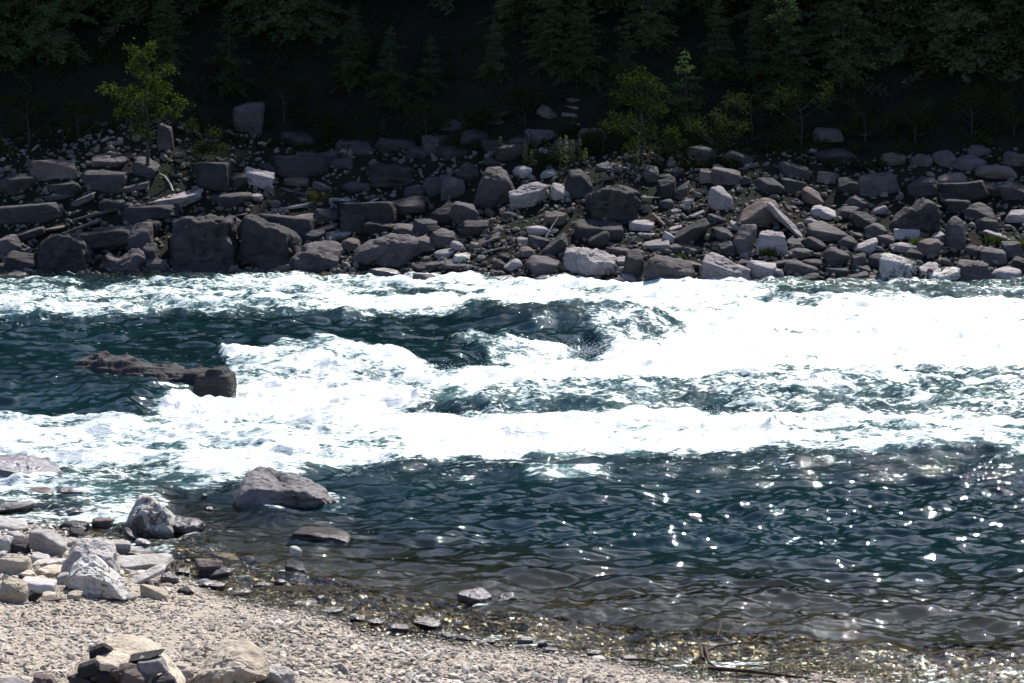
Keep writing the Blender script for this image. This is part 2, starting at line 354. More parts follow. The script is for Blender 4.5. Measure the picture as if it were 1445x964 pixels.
put([(240, 690), (480, 690), (520, 760), (420, 830), (330, 830), (240, 780)], 0.10, 0.4)
put([(470, 690), (660, 690), (640, 800), (470, 780)], 0.05, 0.2, 20)
put([(420, 820), (560, 860), (760, 905), (1000, 930), (1445, 950), (R_, 970), (R_, 1010), (L_, 1010), (L_, 830)], 0.16, 0.85, 14)
# raised water above the ledge, sloping down at its lip
ledge = poly_mask([(L_, 440), (640, 436), (960, 448), (945, 474), (850, 494), (760, 506), (640, 530), (560, 538), (330, 545), (250, 570), (190, 588), (60, 580), (L_, 566)], 26)
hump = poly_mask([(640, 462), (880, 452), (950, 466), (860, 486), (700, 478)], 30)
def sample(Gm, px, py):
    u = np.clip((px - GX[0]) / 4.0, 0, len(GX) - 1.001); v = np.clip((py - GY[0]) / 3.0, 0, len(GY) - 1.001)
    i = u.astype(int); j = v.astype(int); fu = u - i; fv = v - j
    return (Gm[j, i] * (1 - fu) + Gm[j, i + 1] * fu) * (1 - fv) + (Gm[j + 1, i] * (1 - fu) + Gm[j + 1, i + 1] * fu) * fv

ROCK_RINGS = []   # (x, y, rx, ry) of rocks standing in the current, filled below
def ridged(x, y, s, o=3): return 1 - 2 * np.abs(fbm2(x, y, s, o))
def build_river():
    ys = [15.5]
    while ys[-1] < 70: ys.append(ys[-1] + max(0.022, (ys[-1] / 24.0) ** 2 * 0.020))
    ys = np.array(ys); nu = 1100; us = np.linspace(-1, 1, nu); print('river rows', len(ys))
    Y = np.repeat(ys[:, None], nu, 1); X = us[None] * (2.5 + 0.26 * Y)
    px, py = to_px(X, Y, 0.0)
    fo = sample(foam, px, py); ch = sample(chop, px, py); le = sample(ledge, px, py); hu = sample(hump, px, py)
    for (rx, ry, a, b) in ROCK_RINGS:
        q = np.hypot((X - rx) / a, (Y - ry) / b); fo = np.maximum(fo, 0.42 * np.exp(-((q - 0.95) / 0.25) ** 2) * sstep(-0.35, 0.5, fbm2(X * 2.2, Y * 2.2, 77, 3)))
    ch = np.maximum(ch, 0.30 * sstep(0.0, 0.5, fbm2(X * 0.45, Y * 0.7, 61, 3)) * sstep(20.5, 25, Y))
    amp = sstep(0.05, 1.0, ch); far = sstep(28, 40, Y)
    h = 0.105 * fbm2(X * 1.35 + 0.3 * Y, Y * 2.7, 11, 3, 0.40) + 0.04 * fbm2(X * 0.5, Y * 1.1 + 0.3 * X, 15, 2) + 0.034 * fbm2(X * 4.2, Y * 7.4, 13, 3) * (0.6 + 0.8 * sstep(-0.3, 0.4, fbm2(X * 0.35, Y * 0.5, 19, 2)))           # ripples
    near_band = sstep(-2.2, -0.1, s_ := near_shore(X) - Y)
    h += (0.02 + 0.03 * far) * fbm2(X * 0.45, Y * 0.9, 21, 3)
    big = ridged(X * 0.42 + 0.25 * Y, Y * 0.55, 31, 4); mid = ridged(X * 1.3, Y * 1.7, 33, 4)
    wh = 1 - 0.6 * sstep(0.6, 0.95, fo)
    h += amp * (far * 0.17 * big * (0.4 + 0.6 * wh) + (0.03 + 0.06 * far) * mid * wh + (0.015 + 0.03 * far) * fbm2(X * 3.5, Y * 4.5, 35, 4))
    h += amp * far * 0.05 * sstep(0.3, 0.9, fo) * (fbm2(X * 1.0, Y * 1.4, 37, 5))
    h += le * (0.24 + 0.06 * np.sin(X * 0.9 + Y * 0.5)) + hu * 0.10
    fo = fo + sstep(0.2, 0.5, fo) * 0.30 * (big - 0.55) + 0.0 * X
    s = near_shore(X) - Y; t = Y - far_shore(X)
    h *= sstep(0.4, -1.2, s) * 0.75 + 0.25
    gz = ground_h(X, Y); dep = h - gz
    ch = np.maximum(ch, near_band); fo = fo + 0.06 * near_band
    de = sstep(0.18, 1.15, dep)
    de = np.maximum(de, sstep(0.2, 0.6, fo) * 0.9 * sstep(0.12, 0.4, dep))
    Z = h + 0.0
    V = np.stack([X, Y, Z], -1).reshape(-1, 3); ny = len(ys)
    i = np.arange(ny - 1)[:, None] * nu + np.arange(nu - 1)[None]
    Fc = np.stack([i, i + 1, i + nu + 1, i + nu], -1).reshape(-1, 4)
    keep = (dep > -0.12); kf = keep[:-1, :-1] | keep[1:, :-1] | keep[:-1, 1:] | keep[1:, 1:]; Fc = Fc[kf.reshape(-1)]
    used = np.zeros(len(V), bool); used[Fc.ravel()] = True; idx = np.cumsum(used) - 1
    me = mesh_from('river_water', V[used], idx[Fc], M['water'], True)
    for nm, arr in (('foam', fo), ('deep', de), ('chop', np.clip(ch, 0, 1))):
        a = me.attributes.new(nm, 'FLOAT', 'POINT'); a.data.foreach_set('value', np.ascontiguousarray(arr.reshape(-1)[used], dtype=np.float32))
    tag(link('river', me), kind='structure')
    # the river goes on beyond the stretch in front of the camera
    for sgn, nm in ((-1, 'river_bend'), (1, 'river_bend')):
        yy = np.linspace(15.5, 70, 60); uu = np.linspace(0, 1, 40)
        A = sgn * (2.5 + 0.26 * yy)[:, None] * np.ones((1, 40)) * (1 - uu[None]) + sgn * 250 * uu[None]; B = np.repeat(yy[:, None], 40, 1)
        hh = 0.0 * A; V = np.stack([A, B, hh - 0.002], -1).reshape(-1, 3)
        i = np.arange(59)[:, None] * 40 + np.arange(39)[None]; Fq = np.stack([i, i + 1, i + 41, i + 40], -1).reshape(-1, 4)
        if sgn < 0: Fq = Fq[:, ::-1]
        me = mesh_from(nm, V, Fq, M['water'], True); p2x, p2y = to_px(A, B, 0.0)
        for k, arr in (('foam', sample(foam, p2x, p2y)), ('deep', sstep(0.1, 1.2, -ground_h(A, B))), ('chop', sample(chop, p2x, p2y))):
            a = me.attributes.new(k, 'FLOAT', 'POINT'); a.data.foreach_set('value', np.ascontiguousarray(arr.reshape(-1), dtype=np.float32))
        tag(link(nm, me), kind='structure')

# ------------------------------------------------------------------ rocks
_ico = {}
def ico(sub):
    if sub not in _ico:
        bm = bmesh.new(); bmesh.ops.create_icosphere(bm, subdivisions=sub, radius=1.0)
        _ico[sub] = (np.array([v.co[:] for v in bm.verts]), np.array([[v.index for v in f.verts] for f in bm.faces])); bm.free()
    return _ico[sub]
def rock_verts(seed, w, d, h, tilt=0.0, shape='a', sub=4, prof=None):
    """angular stone fitted to a w x d x h box, its layers tilted in the plane facing the river"""
    rg = np.random.RandomState(seed); v, f = ico(sub)
    n = {'a': 13, 'r': 26, 'f': 11, 's': 9, 'k': 11, 'c': 8}[shape]; e = {'c': 40, 'a': 24, 'r': 9, 'f': 34, 's': 34, 'k': 30}[shape]
    N = rg.normal(size=(n, 3)); N /= np.linalg.norm(N, axis=1)[:, None]; D = rg.uniform(0.68, 1.0, n)
    N = np.concatenate([N, np.eye(3), -np.eye(3)]); D = np.concatenate([D, np.full(6, 1.0)])
    if shape in 'fs':
        sl = -rg.uniform(0.25, 0.55); N = np.concatenate([N, [[0.05, sl, 0.9], [0, 0.05, -1]]]); D = np.concatenate([D, [0.38, 0.5] if shape == 'f' else [0.3, 0.42]])
    if shape == 'k':   # block: three pairs of near-flat faces
        b = np.array([[1, 0.1, 0.1], [-1, 0.1, 0.05], [0.1, 1, 0.1], [0.0, -1, 0.25], [0.1, -0.1, 1], [0, 0, -1.0]]) + rg.normal(size=(6, 3)) * 0.10
        b /= np.linalg.norm(b, axis=1)[:, None]; N = np.concatenate([N[:6], b]); D = np.concatenate([D[:6] + 0.12, np.full(6, 0.66)])
    if shape == 'c':   # cliff block: near level top, sheer face to the river
        b = np.array([[0.05, -0.12, 1], [0.0, 0.15, 1], [-0.15, -1, 0.02], [0.3, -1, -0.05], [1, -0.2, 0.1], [-1, -0.3, 0.12]]) + rg.normal(size=(6, 3)) * 0.07
        b /= np.linalg.norm(b, axis=1)[:, None]; N = np.concatenate([N, b]); D = np.concatenate([D, rg.uniform(0.52, 0.66, 6)])
    elif shape != 'k' or rg.rand() < 0.6:
        e3 = np.array([[rg.normal(0.1, 0.25), -rg.uniform(0.2, 0.6), 0.85], [rg.normal(-0.2, 0.3), -0.9, -rg.uniform(-0.1, 0.35)]]); e3 /= np.linalg.norm(e3, axis=1)[:, None]
        N = np.concatenate([N, e3]); D = np.concatenate([D, [rg.uniform(0.5, 0.68), rg.uniform(0.5, 0.72)]])
    q = np.maximum(v @ N.T / D[None], 0.02); r = (q ** e).sum(1) ** (-1.0 / e)
    p = v * r[:, None]
    am = 0.10 if shape == 'r' else 0.075
    p = p * (1 + am * fbm3(v * 1.9 + seed % 97, seed, 3) + 0.035 * fbm3(v * 6 + seed % 31, seed + 5, 2))[:, None]
    # ledges: layering of the stone
    if shape in 'afskc': p[:, 2] += 0.020 * np.sin(p[:, 2] * 17 + 2.0 * vn3(p * 2, seed + 3))
    ca, sa = math.cos(tilt), math.sin(tilt)
    asp = h / max(w, 1e-3)
    k = {'f': 0.8, 's': 0.55}.get(shape, 1.0); sc0 = np.array([1, 1, (asp if abs(tilt) < 0.05 else min(asp, 0.5)) * k]); p = p * sc0
    x, z = p[:, 0] * ca - p[:, 2] * sa, p[:, 0] * sa + p[:, 2] * ca; p[:, 0], p[:, 2] = x, z
    lo, hi = p.min(0), p.max(0); p = (p - (lo + hi) / 2) / (hi - lo) * np.array([w, d, h])
    if sub >= 5:      # big stones: broken faces, cracks and steps
        rid = 1 - np.abs(fbm3(v * 2.3 + seed % 53, seed + 21, 3)) * 2.6
        nrm = v * np.array([w, d, h]); nrm /= np.linalg.norm(nrm, axis=1)[:, None]
        crack = np.exp(-(fbm3(p / w * 3.2 + seed % 13, seed + 31, 3) / 0.045) ** 2)
        lay = vn3(np.stack([p[:, 0] / w * 1.5, p[:, 1] / w * 1.5, p[:, 2] / w * 13], -1), seed + 12)
        p = p + nrm * (min(w, h * 1.6) * (1.7 if shape == 'c' else 1.0) * (0.035 * (rid - 0.4) - 0.024 * crack + (0.016 * lay if shape != 'r' else 0)))[:, None]
    if prof is not None:
        u = p[:, 0] / w + 0.5; g = np.interp(u, np.linspace(0, 1, len(prof)), prof)
        up = np.clip((p[:, 2] / h + 0.5), 0, 1); zt = -h / 2 + h * g
        p[:, 2] = -h / 2 + (p[:, 2] + h / 2) * g + 0.05 * h * fbm3(p / w * 9, seed + 8, 3) * up
    return p, f
ROCKS = []   # dicts: px,py (photo place), obj
def add_rock(cx, cy, w, h, tilt=0, tone='g', shape='a', label=None, ref=None, prof=None, sub=4, far=True, sink=0.22, seed=None, name=None, depth=0.85, lift=0.0):
    seed = seed if seed is not None else int(cx * 131 + cy * 17) % 99991
    base = on_ground(cx, cy + h * (0.5 if far else 0.42))
    if base[2] < 0.0: base = on_water(cx, cy + h * 0.5)
    dist = math.hypot(base[0], base[1]); W = w * dist / F; Hh = h * dist / F
    foreshort = 0.10 if far else 0.20
    D = max(W * depth, Hh * 0.8); Hh = max(Hh - D * foreshort * 0.6, Hh * 0.55)
    full = Hh * (1 + sink)
    V, Fc = rock_verts(seed, W, D, full, R(tilt), shape, sub, prof)
    if not far: tone = {'p': 'P', 'g': 'G'}.get(tone, tone)
    zc = base[2] + Hh - full / 2 + lift; base = base.copy(); base[0] *= (base[1] + D * 0.45) / base[1]
    nm = name or ('boulder' if W > 0.75 else 'rock')
    o = link(nm, mesh_from(nm, V, Fc, M[tone], True), loc=(base[0], base[1] + D * 0.45, zc), rot=(0, 0, 0))
    ROCKS.append(dict(px=cx, py=cy, w=w, h=h, W=W, o=o, label=label, ref=ref, tone=tone, shape=shape, far=far, x=base[0], y=base[1] + D * 0.45, D=D, asp=w / h, tilt=tilt, name=nm))
    return o
A = add_rock
# ---- far bank, left part (place and size as in the photograph, tilt of the layers, tone, shape, label, short name)
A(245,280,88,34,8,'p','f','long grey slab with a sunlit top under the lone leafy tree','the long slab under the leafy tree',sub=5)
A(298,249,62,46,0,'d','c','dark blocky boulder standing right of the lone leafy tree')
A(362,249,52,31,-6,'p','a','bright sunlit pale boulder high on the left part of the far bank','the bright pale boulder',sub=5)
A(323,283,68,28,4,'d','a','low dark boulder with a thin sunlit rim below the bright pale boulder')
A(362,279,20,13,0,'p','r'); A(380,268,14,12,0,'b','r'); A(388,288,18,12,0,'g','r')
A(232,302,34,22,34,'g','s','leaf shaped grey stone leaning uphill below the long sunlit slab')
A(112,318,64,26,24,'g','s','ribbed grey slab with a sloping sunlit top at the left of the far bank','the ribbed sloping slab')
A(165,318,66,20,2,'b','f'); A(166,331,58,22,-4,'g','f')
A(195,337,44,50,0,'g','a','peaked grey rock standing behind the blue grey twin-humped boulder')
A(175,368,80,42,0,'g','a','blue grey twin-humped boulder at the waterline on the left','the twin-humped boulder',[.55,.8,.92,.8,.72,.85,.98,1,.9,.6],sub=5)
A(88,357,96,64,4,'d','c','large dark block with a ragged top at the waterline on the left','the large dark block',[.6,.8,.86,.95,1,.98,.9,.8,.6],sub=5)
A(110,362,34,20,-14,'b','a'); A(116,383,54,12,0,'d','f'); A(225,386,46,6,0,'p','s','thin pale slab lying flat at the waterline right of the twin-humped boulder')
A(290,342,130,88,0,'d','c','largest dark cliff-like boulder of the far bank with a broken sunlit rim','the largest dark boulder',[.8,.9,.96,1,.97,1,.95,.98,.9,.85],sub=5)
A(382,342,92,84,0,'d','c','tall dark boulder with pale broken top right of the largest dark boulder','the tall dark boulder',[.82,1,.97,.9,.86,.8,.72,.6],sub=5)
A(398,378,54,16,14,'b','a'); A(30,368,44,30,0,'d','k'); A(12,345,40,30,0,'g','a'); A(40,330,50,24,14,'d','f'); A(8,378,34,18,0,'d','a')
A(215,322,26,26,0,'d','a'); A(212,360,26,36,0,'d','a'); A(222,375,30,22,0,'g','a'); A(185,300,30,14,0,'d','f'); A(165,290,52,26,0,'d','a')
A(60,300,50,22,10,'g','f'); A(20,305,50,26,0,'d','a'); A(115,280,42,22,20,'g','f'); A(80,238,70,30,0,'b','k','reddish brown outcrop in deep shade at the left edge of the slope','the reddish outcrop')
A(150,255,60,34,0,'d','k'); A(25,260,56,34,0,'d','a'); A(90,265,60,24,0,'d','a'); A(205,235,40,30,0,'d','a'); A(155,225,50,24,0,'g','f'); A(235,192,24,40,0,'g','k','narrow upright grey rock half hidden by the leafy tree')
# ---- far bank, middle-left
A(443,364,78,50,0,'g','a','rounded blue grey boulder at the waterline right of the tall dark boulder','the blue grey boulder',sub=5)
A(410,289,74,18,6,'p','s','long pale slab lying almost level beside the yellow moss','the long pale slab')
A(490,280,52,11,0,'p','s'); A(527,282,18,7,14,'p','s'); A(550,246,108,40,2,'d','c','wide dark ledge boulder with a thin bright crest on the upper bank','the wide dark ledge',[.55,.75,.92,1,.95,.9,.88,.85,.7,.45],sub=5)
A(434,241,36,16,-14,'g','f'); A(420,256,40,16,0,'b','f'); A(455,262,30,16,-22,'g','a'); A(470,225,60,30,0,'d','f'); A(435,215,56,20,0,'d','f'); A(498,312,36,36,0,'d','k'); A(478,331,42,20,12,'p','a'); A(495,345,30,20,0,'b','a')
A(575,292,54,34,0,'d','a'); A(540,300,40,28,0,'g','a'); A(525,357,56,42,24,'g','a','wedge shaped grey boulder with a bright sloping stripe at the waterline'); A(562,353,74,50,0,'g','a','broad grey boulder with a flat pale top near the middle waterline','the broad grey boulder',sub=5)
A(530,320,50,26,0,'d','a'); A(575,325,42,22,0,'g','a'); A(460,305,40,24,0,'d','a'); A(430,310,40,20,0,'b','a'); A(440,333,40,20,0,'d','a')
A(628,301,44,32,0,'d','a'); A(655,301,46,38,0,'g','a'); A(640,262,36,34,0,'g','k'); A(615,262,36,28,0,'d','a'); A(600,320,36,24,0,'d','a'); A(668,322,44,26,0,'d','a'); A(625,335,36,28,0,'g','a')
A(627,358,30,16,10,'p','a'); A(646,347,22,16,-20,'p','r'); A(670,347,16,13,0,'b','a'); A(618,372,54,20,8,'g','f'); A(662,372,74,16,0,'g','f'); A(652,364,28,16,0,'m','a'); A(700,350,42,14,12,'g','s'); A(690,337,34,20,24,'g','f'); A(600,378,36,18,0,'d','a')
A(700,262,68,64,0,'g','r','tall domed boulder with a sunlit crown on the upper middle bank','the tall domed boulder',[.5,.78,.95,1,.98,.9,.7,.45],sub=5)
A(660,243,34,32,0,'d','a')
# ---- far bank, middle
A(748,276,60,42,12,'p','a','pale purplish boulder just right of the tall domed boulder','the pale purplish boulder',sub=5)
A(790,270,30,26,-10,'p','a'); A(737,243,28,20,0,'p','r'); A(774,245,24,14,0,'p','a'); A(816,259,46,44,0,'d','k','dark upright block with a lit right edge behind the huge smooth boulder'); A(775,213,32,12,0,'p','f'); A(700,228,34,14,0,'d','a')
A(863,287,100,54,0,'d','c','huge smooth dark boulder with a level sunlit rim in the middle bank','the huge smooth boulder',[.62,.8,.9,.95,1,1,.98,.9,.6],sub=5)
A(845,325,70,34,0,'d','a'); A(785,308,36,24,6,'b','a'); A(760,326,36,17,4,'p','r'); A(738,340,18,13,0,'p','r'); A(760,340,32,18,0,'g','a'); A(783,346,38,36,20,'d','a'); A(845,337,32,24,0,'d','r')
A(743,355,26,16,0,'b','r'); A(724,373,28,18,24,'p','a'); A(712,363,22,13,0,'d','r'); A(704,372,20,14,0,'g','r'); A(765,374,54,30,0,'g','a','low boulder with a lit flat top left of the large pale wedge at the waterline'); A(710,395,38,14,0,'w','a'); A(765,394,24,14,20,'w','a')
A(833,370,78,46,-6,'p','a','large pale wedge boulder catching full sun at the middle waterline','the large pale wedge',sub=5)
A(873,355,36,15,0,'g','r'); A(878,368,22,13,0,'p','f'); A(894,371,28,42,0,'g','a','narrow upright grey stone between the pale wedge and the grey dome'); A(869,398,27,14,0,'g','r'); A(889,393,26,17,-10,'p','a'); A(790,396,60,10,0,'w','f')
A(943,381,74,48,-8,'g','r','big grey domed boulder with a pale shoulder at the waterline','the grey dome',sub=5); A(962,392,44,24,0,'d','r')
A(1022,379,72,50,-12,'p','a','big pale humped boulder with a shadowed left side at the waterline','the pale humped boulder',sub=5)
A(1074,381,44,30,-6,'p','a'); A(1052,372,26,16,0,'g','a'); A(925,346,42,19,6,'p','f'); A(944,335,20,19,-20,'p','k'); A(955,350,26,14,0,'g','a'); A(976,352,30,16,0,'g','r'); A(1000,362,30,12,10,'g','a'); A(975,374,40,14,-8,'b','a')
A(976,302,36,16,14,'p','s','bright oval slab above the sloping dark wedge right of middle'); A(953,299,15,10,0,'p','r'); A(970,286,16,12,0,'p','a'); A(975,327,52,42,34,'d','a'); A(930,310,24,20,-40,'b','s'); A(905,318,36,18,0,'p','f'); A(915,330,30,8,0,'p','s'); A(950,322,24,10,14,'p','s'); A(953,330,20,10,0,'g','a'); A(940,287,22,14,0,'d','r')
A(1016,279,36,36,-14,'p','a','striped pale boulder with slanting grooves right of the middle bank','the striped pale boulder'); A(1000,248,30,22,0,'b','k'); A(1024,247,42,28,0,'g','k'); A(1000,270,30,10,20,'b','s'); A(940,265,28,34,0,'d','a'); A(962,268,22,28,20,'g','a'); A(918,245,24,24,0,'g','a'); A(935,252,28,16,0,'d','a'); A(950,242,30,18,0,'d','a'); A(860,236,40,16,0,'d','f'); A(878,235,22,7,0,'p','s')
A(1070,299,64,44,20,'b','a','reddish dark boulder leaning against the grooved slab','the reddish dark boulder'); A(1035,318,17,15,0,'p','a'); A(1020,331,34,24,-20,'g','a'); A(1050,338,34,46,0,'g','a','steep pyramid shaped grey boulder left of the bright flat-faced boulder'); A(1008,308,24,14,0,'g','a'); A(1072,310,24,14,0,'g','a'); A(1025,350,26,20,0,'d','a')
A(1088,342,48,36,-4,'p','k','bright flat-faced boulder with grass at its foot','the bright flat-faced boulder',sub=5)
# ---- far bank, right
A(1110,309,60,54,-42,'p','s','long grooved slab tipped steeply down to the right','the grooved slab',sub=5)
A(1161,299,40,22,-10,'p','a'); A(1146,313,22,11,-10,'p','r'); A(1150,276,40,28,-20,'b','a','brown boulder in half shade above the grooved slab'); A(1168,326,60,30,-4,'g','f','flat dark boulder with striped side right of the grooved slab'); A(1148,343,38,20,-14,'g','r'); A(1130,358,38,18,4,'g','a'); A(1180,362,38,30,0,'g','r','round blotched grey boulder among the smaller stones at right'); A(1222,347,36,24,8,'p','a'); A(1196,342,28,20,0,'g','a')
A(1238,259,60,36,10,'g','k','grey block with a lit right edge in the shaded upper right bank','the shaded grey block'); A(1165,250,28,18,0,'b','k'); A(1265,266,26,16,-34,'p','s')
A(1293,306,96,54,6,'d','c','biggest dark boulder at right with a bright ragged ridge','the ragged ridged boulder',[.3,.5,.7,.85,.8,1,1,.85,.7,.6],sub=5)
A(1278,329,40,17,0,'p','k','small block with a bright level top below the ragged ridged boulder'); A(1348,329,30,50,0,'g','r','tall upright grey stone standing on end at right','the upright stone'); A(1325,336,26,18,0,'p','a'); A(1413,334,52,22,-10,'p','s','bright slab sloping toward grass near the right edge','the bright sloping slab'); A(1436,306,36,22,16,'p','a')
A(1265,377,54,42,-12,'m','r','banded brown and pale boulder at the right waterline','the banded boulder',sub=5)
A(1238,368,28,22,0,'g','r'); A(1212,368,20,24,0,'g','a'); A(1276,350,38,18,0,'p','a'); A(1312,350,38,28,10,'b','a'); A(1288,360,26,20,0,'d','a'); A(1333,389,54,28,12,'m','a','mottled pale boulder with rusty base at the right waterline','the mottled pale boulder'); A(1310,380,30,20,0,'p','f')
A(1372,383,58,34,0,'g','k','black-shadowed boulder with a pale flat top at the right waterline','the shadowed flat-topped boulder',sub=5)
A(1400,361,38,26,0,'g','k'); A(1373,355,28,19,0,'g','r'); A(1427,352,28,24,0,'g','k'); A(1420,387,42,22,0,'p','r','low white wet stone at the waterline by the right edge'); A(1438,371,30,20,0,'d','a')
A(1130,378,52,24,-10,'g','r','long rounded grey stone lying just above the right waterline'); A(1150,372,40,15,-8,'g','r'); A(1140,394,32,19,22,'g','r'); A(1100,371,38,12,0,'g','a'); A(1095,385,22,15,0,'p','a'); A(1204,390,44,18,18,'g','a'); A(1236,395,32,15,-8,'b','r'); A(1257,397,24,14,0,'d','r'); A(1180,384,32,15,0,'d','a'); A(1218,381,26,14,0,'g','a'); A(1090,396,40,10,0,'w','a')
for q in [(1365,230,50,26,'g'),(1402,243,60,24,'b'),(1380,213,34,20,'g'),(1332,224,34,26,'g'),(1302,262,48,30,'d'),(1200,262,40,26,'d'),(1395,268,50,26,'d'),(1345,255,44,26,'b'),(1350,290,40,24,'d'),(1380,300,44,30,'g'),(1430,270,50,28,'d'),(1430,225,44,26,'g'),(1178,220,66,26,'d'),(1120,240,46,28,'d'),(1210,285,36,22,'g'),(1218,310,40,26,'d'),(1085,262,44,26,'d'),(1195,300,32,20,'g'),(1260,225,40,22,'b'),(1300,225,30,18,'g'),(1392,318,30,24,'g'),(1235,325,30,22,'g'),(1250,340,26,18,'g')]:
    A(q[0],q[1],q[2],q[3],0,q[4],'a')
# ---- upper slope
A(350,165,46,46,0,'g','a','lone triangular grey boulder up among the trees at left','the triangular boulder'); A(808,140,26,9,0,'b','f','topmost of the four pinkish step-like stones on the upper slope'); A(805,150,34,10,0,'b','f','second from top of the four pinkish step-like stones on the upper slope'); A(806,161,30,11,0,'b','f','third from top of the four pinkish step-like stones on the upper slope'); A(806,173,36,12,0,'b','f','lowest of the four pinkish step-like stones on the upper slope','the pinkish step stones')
A(772,158,32,24,-20,'g','a'); A(740,200,50,20,0,'d','a'); A(700,205,44,20,0,'d','a'); A(640,215,50,24,0,'d','a'); A(590,215,36,20,0,'d','a')
# ---- in the river
def reef(x0, x1, yb, prof, label, ref, seed, dep, tone='d'):
    """low broken bedrock standing in the current: a closed rough heightfield"""
    a = on_water(x0, yb, 0.22); b = on_water(x1, yb, 0.22); W = b[0] - a[0]; cx, cy = (a[0] + b[0]) / 2, a[1] + dep / 2; nu, nv = 170, 60
    u, v = np.meshgrid(np.linspace(0, 1, nu), np.linspace(0, 1, nv)); X = (u - 0.5) * W; Y = (v - 0.5) * dep
    Y = Y + 0.22 * dep * fbm2(X * 1.2, Y * 0 + seed, seed, 3)
    env = np.interp(u, np.linspace(0, 1, len(prof)), prof) * np.clip(np.sin(np.pi * np.clip(v * 0.93 + 0.035, 0, 1)) * 1.7, 0, 1) * np.clip(np.minimum(u, 1 - u) * 14, 0, 1) ** 0.6
    rid = 1 - 2 * np.abs(fbm2(X * 2.2 + 3, Y * 3.2, seed + 1, 4)); fine = fbm2(X * 9, Y * 11, seed + 4, 4)
    z = env * (0.74 + 0.26 * rid + 0.07 * fine); q = 0.10; st = np.floor(z / q) * q; z = z * 0.45 + 0.55 * (st + q * sstep(0.55, 1, (z - st) / q)); Z = z - 0.30 * (1 - np.clip(env * 6, 0, 1))
    V = np.stack([X, Y, Z + 0.02], -1).reshape(-1, 3); i = np.arange(nv - 1)[:, None] * nu + np.arange(nu - 1)[None]; Fc = np.stack([i, i + 1, i + nu + 1, i + nu], -1).reshape(-1, 4)
    Vb = V.copy(); Vb[:, 2] = -0.9; n = len(V); top = np.concatenate([np.arange(nu), np.arange(1, nv) * nu + nu - 1, (nv - 1) * nu + np.arange(nu - 2, -1, -1), np.arange(nv - 2, 0, -1) * nu]); sk = np.stack([top, top + n, np.roll(top, -1) + n, np.roll(top, -1)], -1)
    o = link('rock', mesh_from('rock', np.concatenate([V, Vb]), np.concatenate([Fc, sk]), M[tone], True), loc=(cx, cy, 0.18))
    ROCKS.append(dict(px=(x0 + x1) / 2, py=yb - 15, w=x1 - x0, h=40, W=W, o=o, label=label, ref=ref, tone=tone, shape='a', far=True, x=cx, y=cy, D=dep, asp=4, tilt=0, name='rock'))
reef(90, 262, 536, [.18, .32, .37, .43, .33, .38, .29, .24, .20, .19, .16, .13], 'long ragged dark reef lying low in the smooth part of the river', 'the long dark reef', 7, 1.3)
reef(185, 312, 544, [.12, .22, .20, .26, .22, .28, .24, .2], 'low wet ledge lying in front of the long dark reef', None, 23, 0.9)
reef(270, 330, 547, [.14, .24, .31, .37, .30, .15], 'angular dark block at the right end of the long dark reef', 'the angular reef block', 31, 0.9)
A(545,386,48,18,0,'w','a','black wet rock poking out of the foam under the broad grey boulder')
A(402,688,152,66,-4,'n','a','largest rock in the near shallows, with a sunlit domed top','the largest shallows rock',[.35,.85,1,.99,.95,.9,.84,.8,.78,.55],sub=6,far=False,sink=0.35,depth=0.8)
A(450,757,98,28,0,'d','k','low flat dark rock awash below the largest shallows rock','the low flat dark rock',[.75,.95,1,1,.98,.95,.9,.7],sub=5,far=False,sink=0.5)
A(418,803,34,26,0,'d','k','small dark upright rock capped by a pale knob in the shallows',None,sub=4,far=False,sink=0.4)
A(418,789,18,13,0,'m','r','pale knob of stone on top of the small upright shallows rock',None,sub=4,far=False,lift=0.10,sink=0.2)
A(212,723,78,70,10,'m','a','tall peaked rock with a black front face at the near shore','the tall peaked rock',[.4,.75,.98,1,.92,.84,.74,.62,.4],sub=6,far=False,sink=0.25)
A(255,742,72,28,0,'w','r','low wet mound at the right foot of the tall peaked rock',None,sub=5,far=False,sink=0.4)
A(40,658,150,50,-6,'v','f','wide purple wet slab with water sheeting over it at the left edge','the wide purple wet slab',[.75,.95,1,1,.95,.85,.7,.5,.25],sub=6,far=False,sink=0.3)
